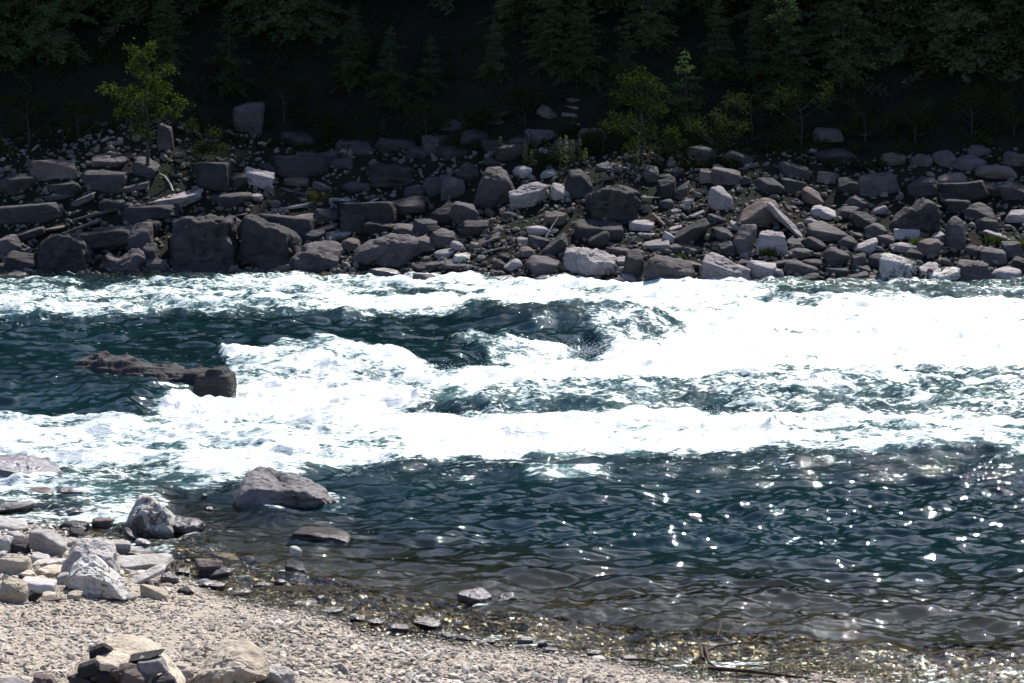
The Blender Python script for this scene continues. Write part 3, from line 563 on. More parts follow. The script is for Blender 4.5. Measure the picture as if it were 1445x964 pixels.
for q in [(10,677,56,16,0,'w','a'),(78,677,24,16,20,'w','a'),(57,695,44,17,0,'b','a'),(98,693,42,13,0,'w','a'),(20,716,58,20,0,'g','a'),(118,722,42,14,0,'w','a'),(16,742,50,24,0,'p','r'),(105,741,44,16,0,'d','a'),(146,736,30,16,0,'b','a'),(70,769,56,42,0,'p','a'),(6,770,22,26,0,'p','r'),(30,772,32,22,0,'d','k'),(108,755,24,18,0,'d','a'),
          (170,774,32,22,0,'p','k'),(196,780,48,16,-8,'p','f'),(202,796,80,26,4,'p','f'),(70,797,52,20,8,'p','a'),(20,800,46,32,0,'t','a'),(207,813,58,32,20,'p','s'),(218,836,40,24,-10,'t','k'),(57,829,50,28,-4,'p','k'),(38,812,30,14,0,'t','a'),(67,808,42,18,8,'t','a'),(90,818,20,18,0,'p','k'),(70,846,36,9,0,'b','f'),(178,843,28,12,0,'g','f'),
          (318,787,42,14,-8,'w','a'),(296,801,44,28,0,'b','a'),(314,809,36,18,20,'w','a'),(376,801,42,6,0,'w','f'),(336,836,44,12,8,'w','a'),(395,822,18,10,0,'w','r'),(370,826,26,10,0,'w','a'),(300,826,40,14,0,'w','a'),(345,816,20,8,0,'w','a'),(455,845,22,13,0,'w','r'),(670,842,52,24,0,'w','a'),(717,843,26,15,10,'w','a'),(603,880,42,16,0,'b','a'),(560,886,34,12,0,'w','a'),(530,878,26,10,0,'w','a'),(505,872,24,10,0,'b','a'),(470,862,30,10,0,'w','a'),(430,852,36,10,0,'w','f'),
          (741,903,24,12,0,'w','k'),(766,908,16,10,0,'w','k'),(776,919,24,9,0,'w','k'),(838,922,22,9,0,'w','r'),(888,929,28,10,0,'w','r'),(630,897,16,10,0,'w','r'),(655,901,24,8,0,'w','a'),(690,905,18,8,0,'w','a'),(295,718,14,6,0,'w','a'),(288,700,10,8,0,'w','r'),(258,808,22,12,0,'b','a'),(262,835,24,12,0,'d','a'),(240,818,26,16,0,'w','a')]:
    A(q[0], q[1], q[2], q[3], q[4], q[5], q[6], far=False, sub=4, sink=0.3)
A(128,797,80,68,0,'p','k','big pale flat-sided block behind the mottled boulder','the pale flat-sided block',[.55,.8,.98,1,1,1,.98,.92,.8],sub=6,far=False)
A(137,818,94,68,0,'m','a','large white and brown mottled boulder at the edge of the gravel','the mottled boulder',[.4,.75,.95,1,.98,.9,.8,.66,.5],sub=6,far=False,sink=0.15)
A(20,837,42,38,0,'t','r','smooth tan boulder with a dark split at the left edge','the split tan boulder',sub=5,far=False)
# bottom: slab, cairn stones, boulders on the gravel
A(160,950,196,92,4,'t','f','broad tan slab on the gravel with dark stones piled on it','the broad tan slab',[.15,.45,.72,.95,1,.97,.86,.62,.3],sub=6,far=False,depth=0.75)
A(320,944,120,76,12,'t','a','smooth tan boulder at the bottom edge right of the stone pile','the smooth tan boulder',[.5,.75,.9,1,.98,.8,.55],sub=6,far=False)
A(388,958,60,34,0,'p','r','pale low boulder half hidden behind the smooth tan boulder',None,sub=5,far=False)
A(252,953,44,34,0,'t','a','small tan rock between the stone pile and the smooth tan boulder',None,sub=5,far=False)
A(63,961,34,18,0,'b','k','dark brown flat-topped stone left of the broad tan slab',None,sub=5,far=False)
A(24,966,42,14,0,'g','f','grey flat stone in the bottom left corner',None,sub=4,far=False)
for q in [(126,946,30,26,10,'d','k'),(152,962,34,32,0,'d','a'),(190,958,40,40,0,'b','a'),(232,962,34,26,0,'d','a'),(112,960,36,20,0,'d','a'),(158,936,46,26,-8,'t','a'),(142,918,30,18,28,'d','k'),(205,926,46,14,10,'d','s'),(216,940,40,22,6,'g','k'),(170,950,26,24,0,'b','a'),(140,984,52,44,0,'b','a'),(196,988,56,46,0,'g','a'),(230,984,40,40,0,'d','k')]:
    o = A(q[0], q[1], q[2], q[3], q[4], q[5], q[6], far=False, sub=4)
    sl_ = next(r for r in ROCKS if r['ref'] == 'the broad tan slab'); dd = sl_['y'] - sl_['D'] * 0.42      # the pile leans on the near side of the slab
    p = ray(q[0], q[1]); t = dd / p[1]; dd2 = dd + (0.16 if q[1] < 930 else 0.08 if q[1] < 945 else 0.0); t = dd2 / p[1]; o.location = (p[0] * t, dd2, H + p[2] * t); ROCKS[-1]['pile'] = True
for q in [(140,338,150,46,8,'d','c'),(55,300,130,40,6,'d','c'),(205,300,120,34,4,'d','c'),(430,232,116,36,0,'d','c'),(400,318,112,40,-4,'d','c'),(520,300,100,40,0,'d','c'),(1360,268,110,36,4,'d','c'),(135,300,84,24,12,'g','s'),(70,275,92,24,8,'d','f'),(182,262,66,24,6,'g','s'),(330,255,40,26,0,'d','a'),(398,236,60,24,-6,'d','f'),(395,316,74,24,-8,'g','s'),(452,322,60,20,10,'g','s'),(320,304,64,16,6,'b','s'),(265,305,60,14,-4,'g','s'),(60,322,70,18,6,'b','s'),(150,345,48,22,10,'d','a'),(18,388,40,10,0,'d','f'),(470,350,40,24,-12,'g','a'),(420,268,50,14,-8,'g','s'),(505,262,44,18,0,'d','f'),(590,270,40,22,0,'d','f'),(600,345,40,26,0,'g','a')]:
    A(*q)
rn = random.Random(21)
for k in range(34):
    px = rn.uniform(-5, 245); py = rn.uniform(752, 846); ww = rn.uniform(13, 30)
    if py > 800 and px > 190: continue
    A(px, py, ww, ww * rn.uniform(0.45, 0.7), rn.uniform(-15, 15), rn.choice('pptgdpb'), rn.choice('aafkr'), far=False, sub=3, sink=0.2)
for q in [(620,202,52,28),(670,192,44,24),(722,214,48,26),(765,192,50,24),(797,206,44,24),(700,172,40,20),(835,192,42,26),(640,176,36,18),(560,206,62,28),(500,206,60,24),(990,216,44,24),(1042,224,50,26),(420,196,50,24),(1120,262,40,24),(1165,190,46,24)]:
    A(q[0], q[1], q[2], q[3], (q[0] % 13) - 6, 'dgdb'[q[0] % 4], 'afka'[q[1] % 4])
# ---- filler stones between the placed ones
rf = random.Random(5); cnt = 0; tries = 0
while cnt < 16 and tries < 3000:
    tries += 1
    px = rf.uniform(-40, 1480); t_ = rf.uniform(0, 1) ** 1.2; py = 398 - 150 * t_; ww = rf.uniform(16, 40); hh = ww * rf.uniform(0.45, 0.8)
    if any(abs(px - r['px']) < (ww + r['w']) * 0.36 and abs(py - r['py']) < (hh + r['h']) * 0.36 for r in ROCKS): continue
    if py > 385 and px < 500: continue
    A(px, py, ww, hh, rf.uniform(-20, 20), rf.choice('gggdpb'), rf.choice('aarfk'), sub=4); cnt += 1
print('rocks', len(ROCKS), 'filler', cnt)
for r in ROCKS:
    if not r['far'] or r['py'] > 420:
        if r['o'].location.z < 0.4 and r['W'] > 0.1: ROCK_RINGS.append((r['x'], r['y'], r['W'] * 0.58 + 0.04, r['D'] * 0.62 + 0.06))

# ---- a label for every rock that has none: look, then place beside a landmark
TW = {'v': 'wet purple', 'n': 'grey', 'P': 'pale', 'G': 'grey', 'g': 'grey', 'p': 'pale grey', 'd': 'dark grey', 'b': 'reddish brown', 't': 'tan', 'm': 'mottled', 'w': 'wet black'}
SW = {'c': 'cliff-like', 'a': 'angular', 'r': 'rounded', 'f': 'flat', 's': 'slab-like', 'k': 'blocky'}
refs = [r for r in ROCKS if r['ref']]
buckets = {}
for r in ROCKS:
    if r['label']: continue
    c = min((q for q in refs if q['far'] == r['far']), key=lambda q: math.hypot(q['px'] - r['px'], 1.6 * (q['py'] - r['py'])))
    dx, dy = r['px'] - c['px'], r['py'] - c['py']
    if abs(dx) > 2.2 * abs(dy): rel = 'right of' if dx > 0 else 'left of'
    elif abs(dy) > 1.2 * abs(dx): rel = 'below' if dy > 0 else 'above'
    else: rel = ('below' if dy > 0 else 'above') + (' and right of' if dx > 0 else ' and left of')
    sz = 'small' if r['w'] < 28 else ('medium' if r['w'] < 48 else 'large')
    r['txt'] = '%s %s %s %s %s %s' % (sz, TW[r['tone']], SW[r['shape']], 'stone', rel, c['ref']); r['dd'] = math.hypot(dx, dy)
    if r.get('pile'): r['txt'] = '%s %s %s stone in the pile on the broad tan slab' % (sz, TW[r['tone']], SW[r['shape']]); r['dd'] = r['px']
    buckets.setdefault(r['txt'], []).append(r)
ORD = ['nearest', 'second nearest', 'third nearest', 'fourth nearest', 'fifth nearest', 'sixth nearest', 'seventh nearest', 'eighth nearest', 'ninth nearest']
for k, L in buckets.items():
    L.sort(key=lambda r: r['dd'])
    for i, r in enumerate(L):
        if len(L) == 1: r['label'] = k
        elif r.get('pile'): r['label'] = ['leftmost', 'second from left', 'third from left', 'fourth from left', 'fifth from left', 'sixth from left'][i] + ' ' + k
        else: r['label'] = ORD[min(i, 8)] + ' ' + k
for r in ROCKS:
    g = 'boulders and rocks of the far bank' if r['far'] and r['py'] < 420 else ('piled stones on the tan slab' if r.get('pile') else 'rocks along the near shore and in the river')
    tag(r['o'], r['label'], 'boulder' if r['name'] == 'boulder' else 'rock', g)
build_river()

# ------------------------------------------------------------------ countless small stones: gravel beach, far-bank rubble
def stones(name, n, px_fn, size_fn, mat, seed, flat=0.45):
    rg = np.random.RandomState(seed); protos = []
    for k in range(14):
        v, f = ico(1); 
        N = rg.normal(size=(9, 3)); N /= np.linalg.norm(N, axis=1)[:, None]; N = np.concatenate([N, np.eye(3), -np.eye(3)]); D = np.concatenate([rg.uniform(0.6, 1, 9), np.ones(6)])
        q = np.maximum(v @ N.T / D, 0.02); r = (q ** 30).sum(1) ** (-1 / 30.); p = v * r[:, None] * np.array([1, rg.uniform(0.55, 0.9), 1]); protos.append(p)
    f = ico(1)[1]; P = px_fn(rg, n); n = len(P); s = size_fn(rg, n, P)
    nv = len(protos[0]); idx = rg.randint(0, 14, n); base = np.array(protos)[idx]                   # n,nv,3
    base = base * s[:, None, None]; base[:, :, 2] *= rg.uniform(flat * 0.6, flat * 1.5, n)[:, None]
    def rot(b, a, i, j):
        c, s_ = np.cos(a)[:, None], np.sin(a)[:, None]; x, y = b[:, :, i] * c - b[:, :, j] * s_, b[:, :, i] * s_ + b[:, :, j] * c
        b[:, :, i], b[:, :, j] = x, y
    rot(base, rg.normal(0, 0.35, n), 0, 2); rot(base, rg.normal(0, 0.35, n), 1, 2); rot(base, rg.uniform(0, 6.28, n), 0, 1)
    base += P[:, None, :] + np.array([0, 0, 1]) * (s * flat * 0.35)[:, None, None]
    Fc = (f[None] + (np.arange(n) * nv)[:, None, None]).reshape(-1, 3)
    me = mesh_from(name, base.reshape(-1, 3), Fc, mat, False)
    a = me.attributes.new('tone', 'FLOAT', 'POINT'); a.data.foreach_set('value', np.repeat(rg.rand(n), nv).astype(np.float32))
    return link(name, me)
def p_beach(rg, n):
    x = rg.uniform(-8.5, 8.5, n); s = rg.uniform(-1.6, 9.5, n) ; y = near_shore(x) - s
    x = x * 1.0; k = (y > 15.0) & (np.abs(x) < 1.2 + 0.26 * y); x, y = x[k], y[k]
    return np.stack([x, y, ground_h(x, y)], -1)
def s_beach(rg, n, P):
    m = 0.75 + 0.9 * sstep(-0.1, 0.45, fbm2(P[:, 0] * 0.7, P[:, 1] * 0.9, 88, 3)); return (0.012 + 0.030 * rg.rand(n) ** 2.4) * m + 0.045 * (rg.rand(n) > 0.982) * rg.rand(n)
tag(stones('gravel', 95000, p_beach, s_beach, M['gravel'], 3), 'pale shingle and flat gravel covering the near shore', 'gravel', kind='stuff')
def p_bed(rg, n):
    x = rg.uniform(-11, 11, n); s = -rg.uniform(0.0, 1.0, n) ** 1.3 * 9; y = near_shore(x) - s
    k = (np.abs(x) < 1.2 + 0.26 * y); x, y = x[k], y[k]
    return np.stack([x, y, ground_h(x, y)], -1)
def s_bed(rg, n, P): return (0.02 + 0.05 * rg.rand(n) ** 2 + 0.06 * (rg.rand(n) > 0.97)) * np.clip(-P[:, 2] * 4, 0.45, 1.0)
tag(stones('riverbed_stones', 26000, p_bed, s_bed, M['gravel'], 8), 'brown stones of the river bed seen through the shallow water', 'stones', kind='stuff')
def p_far(rg, n):
    x = rg.uniform(-19, 19, n); t = rg.uniform(-0.3, 1, n) ; t = np.where(t > 0, np.abs(t) ** 1.6 * 6.5, t); y = far_shore(x) + t
    return np.stack([x, y, ground_h(x, y)], -1)
def s_far(rg, n, P):
    t = P[:, 1] - far_shore(P[:, 0]); return 0.045 + (0.04 + 0.10 * rg.rand(n)) * rg.rand(n) ** 1.8
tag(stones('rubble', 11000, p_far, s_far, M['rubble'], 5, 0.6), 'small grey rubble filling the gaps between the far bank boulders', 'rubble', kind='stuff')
# ------------------------------------------------------------------ vegetation
def quads(C, U, Wv):
    """leaf quads (diamonds) from centres, long half-axes and wide half-axes"""
    V = np.stack([C - U, C + Wv, C + U, C - Wv], 1).reshape(-1, 3); n = len(C)
    return V, np.arange(n * 4).reshape(n, 4)
def conifer_mesh(seed, Hh, Rr, first=0.05, dens=1.5, leaf=0.075):
    rg = np.random.RandomState(seed); C = []; U = []; Wd = []; br = []
    nl = int(Hh * 4.6 * dens) + 6
    lean = rg.normal(0, 0.02, 2)
    for i in range(nl):
        u = min(0.99, (i + rg.uniform(-0.6, 1.2)) / nl); u = max(u, 0); z = Hh * (first + (1 - first) * u); L = Rr * ((1 - u) ** 0.72) * rg.choice([0.55, 0.8, 0.95, 1.1, 1.2]) + 0.06
        for b in range(rg.randint(3, 6)):
            az = rg.uniform(0, 6.283); lb = L * rg.uniform(0.6, 1.15); d = np.array([math.cos(az), math.sin(az), 0]); side = np.array([-d[1], d[0], 0])
            up0 = 0.35 * u + rg.uniform(-0.10, 0.18); ns = max(3, int(lb / 0.085)); q = np.linspace(0, 1, ns + 1)[:, None]
            pts = np.array([[lean[0] * z, lean[1] * z, z]]) + d * lb * q + np.array([0, 0, 1]) * lb * (up0 * q - rg.uniform(0.25, 0.5) * q * q * (1 - u * 0.6))
            for s_ in range(1, ns + 1):
                tl = (0.10 + 0.34 * lb * (1 - q[s_, 0]) ** 0.8) * rg.uniform(0.6, 1.2); m = max(1, int(tl / 0.07)); p = pts[s_]
                r_ = ((np.arange(m) + 0.5) / m)[:, None]
                for sg in (-1, 1):
                    dirv = side * sg * 0.85 + d * rg.uniform(0.3, 0.8) + np.array([0, 0, rg.uniform(-0.5, 0.35)]); dirv /= np.linalg.norm(dirv)
                    C.append(p + dirv * tl * r_ + rg.normal(0, 0.02, (m, 3))); dv = dirv + rg.normal(0, 0.45, (m, 3)); dv /= np.linalg.norm(dv, axis=1)[:, None]
                    U.append(dv * leaf * rg.uniform(0.7, 1.3, (m, 1))); wv = np.cross(dv, rg.normal(0, 1, (m, 3))); Wd.append(wv / np.linalg.norm(wv, axis=1)[:, None] * leaf * rg.uniform(0.28, 0.5, (m, 1)))
            if lb > 0.4: br.append(tube([pts[0], pts[len(pts) // 2], pts[-1]], [0.014, 0.009, 0.003], 3))
    k = np.arange(8)[:, None]; C.append(np.array([[0, 0, Hh]]) + k * np.array([[0, 0, 0.02]]) + np.array([[lean[0] * Hh, lean[1] * Hh, 0]])); U.append(np.repeat([[0.005, 0.0, 0.06]], 8, 0) + rg.normal(0, .02, (8, 3))); Wd.append(rg.normal(0, .018, (8, 3)))
    lv, lf = quads(np.concatenate(C), np.concatenate(U), np.concatenate(Wd))
    tv, tf = merge([tube([(0, 0, -0.4), (lean[0] * Hh * .3, lean[1] * Hh * .3, Hh * 0.3), (lean[0] * Hh * .7, lean[1] * Hh * .7, Hh * 0.7), (lean[0] * Hh, lean[1] * Hh, Hh)], [0.012 * Hh + 0.02, 0.010 * Hh + 0.012, 0.005 * Hh + 0.01, 0.005], 8)] + br)
    return lv, lf, tv, tf
def make_tree(name, kids, label, cat, group, loc, rz=0, s=1.0):
    r = bpy.data.objects.new(name, None); COL.objects.link(r); r.location = loc; r.rotation_euler = (0, 0, rz); r.scale = (s, s, s); r.empty_display_size = 0.2
    for nm, me in kids: link(nm, me, r)
    return tag(r, label, cat, group)
CON = []
for k, (hh, rr) in enumerate([(4.2, 1.45), (5.0, 1.6), (8.5, 2.4), (3.4, 1.1), (5.5, 1.5)]):
    lv, lf, tv, tf = conifer_mesh(60 + k, hh, rr)
    CON.append((hh, mesh_from('crown', lv, lf, M['needle']), mesh_from('trunk', tv, tf, M['bark'], True), mesh_from('crown', lv, lf, M['needle_lit'])))
def ground_at(x, y): return float(ground_h(np.array([x]), np.array([y]))[0])
def tree_by_px(px, py_top, t, proto, label, lit=True, py_base=None, group='young conifers at the forest edge'):
    """a conifer standing t metres behind the far waterline whose tip reaches photo row py_top"""
    x = 0; 
    for _ in range(4):
        y = far_shore(np.array([x]))[0] + t; x = (px - 722.5) / F * y
    z = ground_at(x, y); r = ray(px, py_top); zt = H + r[2] * y / r[1]; hh, cm, tm, lm = CON[proto]
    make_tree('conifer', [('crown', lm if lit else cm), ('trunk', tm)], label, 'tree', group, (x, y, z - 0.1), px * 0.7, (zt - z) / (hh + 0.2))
FRONT = [(236, -30, 9.0, 1, 'tall conifer directly behind the lone leafy tree'), (326, 2, 8.6, 3, 'pointed young conifer catching light above the triangular boulder'), (500, 0, 9.2, 1, 'full lit conifer left of the slim one at upper middle'),
         (551, 28, 8.4, 3, 'slim lit conifer with drooping tips at upper middle'), (612, 42, 9.4, 3, 'thin young conifer right of the slim lit conifer'), (880, 28, 8.8, 4, 'sharp topped sunlit conifer behind the bright green bush'),
         (970, 62, 8.0, 3, 'small spire shaped conifer right of the bright green bush'), (820, -20, 9.6, 1, 'tall shaded conifer left of the sharp topped sunlit conifer'), (1108, -30, 9.0, 1, 'broad conifer with lit upper twigs over the right bank'),
         (294, 158, 6.4, 3, 'low bushy fir seedling between leafy tree and triangular boulder'), (541, 160, 7.0, 3, 'little fir seedling above the wide dark ledge'), (1010, -10, 9.8, 0, 'shaded conifer between the spire and the broad one at right'),
         (700, 20, 9.5, 0, 'dark conifer at top centre of the slope'), (650, 150, 8.0, 3, 'small dark fir seedling left of the weeds on the middle slope')]
for a in FRONT: tree_by_px(*a)
# forest filling the slope behind
rt = random.Random(12); pl = []; n = 0
near_names = [(236, 'the tall conifer behind the leafy tree'), (326, 'the pointed young conifer'), (525, 'the two lit upper-middle conifers'), (700, 'the dark top-centre conifer'), (880, 'the sharp topped conifer'), (1108, 'the broad right-hand conifer')]
for k in range(9000):
    if n >= 205: break
    t = rt.uniform(9.4, 26) if n < 186 else rt.uniform(26, 44); px = rt.uniform(-160, 1600)
    y = 64.5 + t; x = (px - 722.5) / F * y; y = far_shore(np.array([x]))[0] + t
    gap = 0.85 if t < 18 else 1.6
    if any(math.hypot(x - a, y - b) < gap for a, b in pl): continue
    if t < 12 and any(abs(px - f_[0]) < 26 for f_ in FRONT): continue
    pl.append((x, y)); n += 1; z = ground_at(x, y); pr = rt.choice([0, 1, 2, 4, 2]); hh = CON[pr][0]
    psh = px - 24 * (t - 4); tb_ = float(np.interp(psh, [0, 180, 250, 600, 950, 1050, 1300, 1500], [0.8, 2.2, 5.6, 5.6, 6.4, 4.0, 3.2, 2.8])); cap = 0.48 * tb_ + (t - tb_) * 1.45             # tree tops shaped to set where their shade ends on the bank
    want = min(max(cap - z, 2.8), 10.0) * rt.uniform(0.84, 1.03)
    pr = 2 if want > 6.2 else rt.choice([0, 1, 4]); hh = CON[pr][0]
    nm = min(near_names, key=lambda q: abs(q[0] - px))
    side = 'left' if px < nm[0] else 'right'
    depth = 'front row' if t < 14 else ('second row' if t < 20 else ('third row' if t < 30 else 'back row'))
    pl[-1] = (x, y); o = make_tree('conifer', [('crown', CON[pr][1]), ('trunk', CON[pr][2])], None, 'tree', 'dark conifers on the forest slope', (x, y, z - 0.1), rt.uniform(0, 6), want / hh)
    o['_k'] = '%s forest conifer %s of %s' % (depth, side, nm[1]); o['_d'] = abs(px - nm[0])
bk = {}
for o in list(COL.objects):
    if '_k' in o: bk.setdefault(o['_k'], []).append(o)
for k, L in bk.items():
    L.sort(key=lambda o: o['_d'])
    for i, o in enumerate(L):
        o['label'] = 'shaded ' + k if len(L) == 1 else ['nearest', 'second', 'third', 'fourth', 'fifth', 'sixth', 'seventh', 'eighth', 'ninth', 'tenth', 'eleventh', 'twelfth', 'thirteenth', 'fourteenth', 'fifteenth', 'sixteenth', 'seventeenth', 'eighteenth', 'nineteenth', 'twentieth', 'twenty-first', 'twenty-second', 'twenty-third', 'twenty-fourth', 'twenty-fifth', 'twenty-sixth'][min(i, 25)] + ' shaded ' + k
        del o['_k']; del o['_d']

def leafy(name, root, clusters, mat, nleaf, leaf, label, cat, limbs=True, trunk_r=0.05, group=None, seed=1):
    """broadleaf plant: clusters = [(dx, dy, dz, radius)] round the root"""
    rg = np.random.RandomState(seed); C = []; U = []; Wd = []; tb = []
    tot = sum(c[3] ** 2 for c in clusters); cl = np.array(clusters, float); top = cl[:, 2].max()
    tr = [(0, 0, -0.3), (0.03, 0, top * 0.35), (-0.02, 0.02, top * 0.65), (cl[cl[:, 2].argmax()][0] * 0.8, cl[cl[:, 2].argmax()][1] * 0.8, top)]
    tb.append(tube(tr, [trunk_r, trunk_r * 0.7, trunk_r * 0.45, 0.008], 8))
    for (a, b, c, r) in clusters:
        n = int(nleaf * r * r / tot); z0 = max(0.15 * top, min(c - 0.5 * math.hypot(a, b) - 0.15, top * 0.8))
        tb.append(tube([(0, 0, z0), (a * 0.5, b * 0.5, (z0 + c) / 2 - 0.03), (a, b, c)], [trunk_r * 0.4, trunk_r * 0.25, 0.006], 5))
        nt_ = max(5, int(n / 14))                    # twigs, each with a spray of leaves
        tip = rg.normal(0, 1, (nt_, 3)); tip /= np.linalg.norm(tip, axis=1)[:, None]; tip *= (r * rg.uniform(0.45, 1.15, nt_))[:, None]; tip[:, 2] *= 0.75
        for q in tip:
            e = np.array([a, b, c]) + q
            if rg.rand() < 0.5: tb.append(tube([(a, b, c), tuple(e)], [0.007, 0.003], 3))
            for k in range(14):
                p = e + q * rg.uniform(-0.35, 0.15) + rg.normal(0, 0.055 + r * 0.06, 3); d = rg.normal(0, 1, 3); d /= np.linalg.norm(d); wv = np.cross(d, rg.normal(0, 1, 3)); wv /= np.linalg.norm(wv)
                sz = leaf * rg.uniform(0.6, 1.25); C.append(p); U.append(d * sz); Wd.append(wv * sz * 0.55)
    lv, lf = quads(np.array(C), np.array(U), np.array(Wd)); tv, tf = merge(tb)
    return make_tree(name, [('crown' if limbs else 'foliage', mesh_from('foliage', lv, lf, mat)), ('trunk' if limbs else 'stem', mesh_from('stem', tv, tf, M['bark'], True))], label, cat, group, root)
def px_plant(name, px, pyb, pts, mat, nleaf, leaf, label, cat, **k):
    b = on_ground(px, pyb); s = b[1] / F; rg = random.Random(int(px)); cl = []
    for (qx, qy, r) in pts:
        cl.append(((qx - px) * s, rg.uniform(-0.5, 0.5) * r * s * 1.3, (pyb - qy) * s, r * s))
    return leafy(name, tuple(b), cl, mat, nleaf, leaf, label, cat, seed=int(px), **k)
px_plant('leafy_tree', 208, 246, [(215, 68, 10), (205, 80, 13), (190, 72, 9), (195, 98, 15), (218, 112, 18), (240, 100, 10), (232, 128, 15), (255, 148, 12), (245, 160, 10), (210, 140, 19), (185, 135, 16), (165, 130, 12), (150, 126, 8), (180, 155, 14), (198, 168, 13), (225, 160, 12), (205, 190, 12), (195, 185, 9), (170, 160, 8)], M['leaf'], 4600, 0.042, 'lone bright green leafy tree standing on the left of the far bank', 'tree', trunk_r=0.06)
px_plant('leafy_bush', 905, 228, [(905, 108, 12), (890, 118, 15), (920, 120, 14), (935, 130, 10), (880, 138, 14), (905, 145, 18), (930, 155, 14), (870, 165, 12), (890, 175, 15), (915, 185, 16), (950, 190, 14), (965, 205, 12), (935, 210, 15), (900, 205, 13)], M['leaf_dim'], 4200, 0.038, 'bright green leafy bush below the sharp topped sunlit conifer', 'bush')
SH = [(40, 210, 40, 'dark shrub at the left edge of the slope'), (3, 222, 14, 'bit of yellow green bush at the left picture edge'), (285, 224, 26, 'dull green shrub left of the low fir seedling'), (400, 172, 30, 'dim shrub up among the trees above the long pale slab'), (470, 205, 24, 'dim shrub just above the wide dark ledge'), (600, 195, 26, 'dark rounded shrub on the middle slope'), (685, 190, 20, 'small dark shrub left of the tall weeds'), (850, 215, 26, 'dark shrub left of the bright green bush'), (1010, 225, 34, 'dark shrub right of the bright green bush'), (1060, 205, 38, 'wide dark shrub on the shaded right slope'), (1130, 205, 40, 'tall tangled shrub with pale twigs on the right slope'), (1220, 200, 36, 'dark shrub above the shaded grey block'), (1290, 200, 30, 'shrub with a few lit leaves over the right bank'), (1370, 190, 36, 'dark shrub near the right edge of the slope'), (1430, 190, 30, 'last dark shrub at the right picture edge'), (110, 200, 30, 'dark shrub above the reddish outcrop'), (740, 180, 26, 'dark shrub left of the pinkish step stones')]
for i, (px, pyb, r, lb) in enumerate(SH):
    q = random.Random(i * 7 + 1); pts = [(px + q.uniform(-1, 1) * r, pyb - q.uniform(0.3, 1.9) * r, r * q.uniform(0.3, 0.5)) for _ in range(9)]
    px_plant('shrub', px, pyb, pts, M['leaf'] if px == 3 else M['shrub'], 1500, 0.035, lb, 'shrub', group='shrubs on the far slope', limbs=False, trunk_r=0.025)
px_plant('weeds', 775, 238, [(760, 215, 7), (770, 225, 9), (782, 222, 9), (775, 208, 6), (790, 230, 8), (765, 232, 8)], M['shrub'], 1100, 0.03, 'green leafy weed clump between rocks above the pale purplish boulder', 'weeds', limbs=False, trunk_r=0.01)
px_plant('moss_clump', 448, 284, [(436, 276, 7), (448, 279, 9), (460, 281, 8), (442, 283, 7)], M['moss'], 900, 0.022, 'yellow green moss clump on the long pale slab', 'moss', limbs=False, trunk_r=0.008)
px_plant('low_weed', 782, 275, [(778, 268, 5), (786, 272, 6)], M['shrub'], 300, 0.022, 'small weed right of the pale purplish boulder', 'weed', limbs=False, trunk_r=0.006)
def spike(px, pyb, h, lb, seed):
    b = on_ground(px, pyb); hh = h * b[1] / F; rg = np.random.RandomState(seed); n = 90; z = rg.uniform(0.12, 1, n) ** 0.9 * hh; az = rg.uniform(0, 6.28, n); d = np.stack([np.cos(az), np.sin(az), rg.uniform(0.3, 1.2, n)], 1); d /= np.linalg.norm(d, axis=1)[:, None]
    L = (0.03 + 0.05 * (1 - z / hh))[:, None]; C = np.stack([0 * z, 0 * z, z], 1) + d * L; U = d * L; Wv = np.cross(d, rg.normal(0, 1, (n, 3))); Wv /= np.linalg.norm(Wv, axis=1)[:, None]; Wv *= 0.014
    lv, lf = quads(C, U, Wv); tv, tf = tube([(0, 0, -0.1), (0.01, 0, hh * 0.5), (0.02, 0, hh)], [0.012, 0.009, 0.004], 5)
    make_tree('weed_stalk', [('leaves', mesh_from('leaves', lv, lf, M['dry'])), ('stem', mesh_from('stem', tv, tf, M['dry'], True))], lb, 'weed', 'tall weed stalks on the middle bank', tuple(b))
for i, (px, pyb, h, lb) in enumerate([(706, 228, 34, 'tall weed stalk alone above the tall domed boulder'), (741, 236, 32, 'leftmost weed stalk of the row above the pale purplish boulder'), (750, 240, 28, 'short weed stalk beside the leftmost of its row'), (790, 236, 42, 'tall weed stalk rising from the green weed clump'), (799, 238, 46, 'tallest weed stalk right of the green weed clump'), (808, 236, 38, 'weed stalk just right of the tallest one'), (818, 234, 36, 'weed stalk before the dark upright block'), (826, 236, 26, 'rightmost weed stalk of the middle row')]): spike(px, pyb, h, lb, i)
def grass(px, pyb, wpx, hpx, lb, seed):
    b = on_ground(px, pyb); s = b[1] / F; rg = np.random.RandomState(seed); n = 220; V = []; Fc = []
    for i in range(n):
        x, y = rg.uniform(-0.5, 0.5) * wpx * s, rg.uniform(-0.25, 0.25) * wpx * s; h = hpx * s * rg.uniform(0.5, 1.1); lx, ly = rg.normal(0, 0.3) * h, rg.normal(0, 0.3) * h; a = rg.uniform(0, 3.14); dx, dy = math.cos(a) * 0.008, math.sin(a) * 0.008
        o = len(V); V += [(x - dx, y - dy, -0.05), (x + dx, y + dy, -0.05), (x + lx * .4 + dx * .7, y + ly * .4 + dy * .7, h * .6), (x + lx * .4 - dx * .7, y + ly * .4 - dy * .7, h * .6), (x + lx + dx * .1, y + ly, h), (x + lx - dx * .1, y + ly, h)]
        Fc += [(o, o + 1, o + 2, o + 3), (o + 3, o + 2, o + 4, o + 5)]
    tag(link('grass_tuft', mesh_from('grass_tuft', np.array(V), np.array(Fc), M['grass']), loc=tuple(b)), lb, 'grass', 'grass tufts among the far boulders')
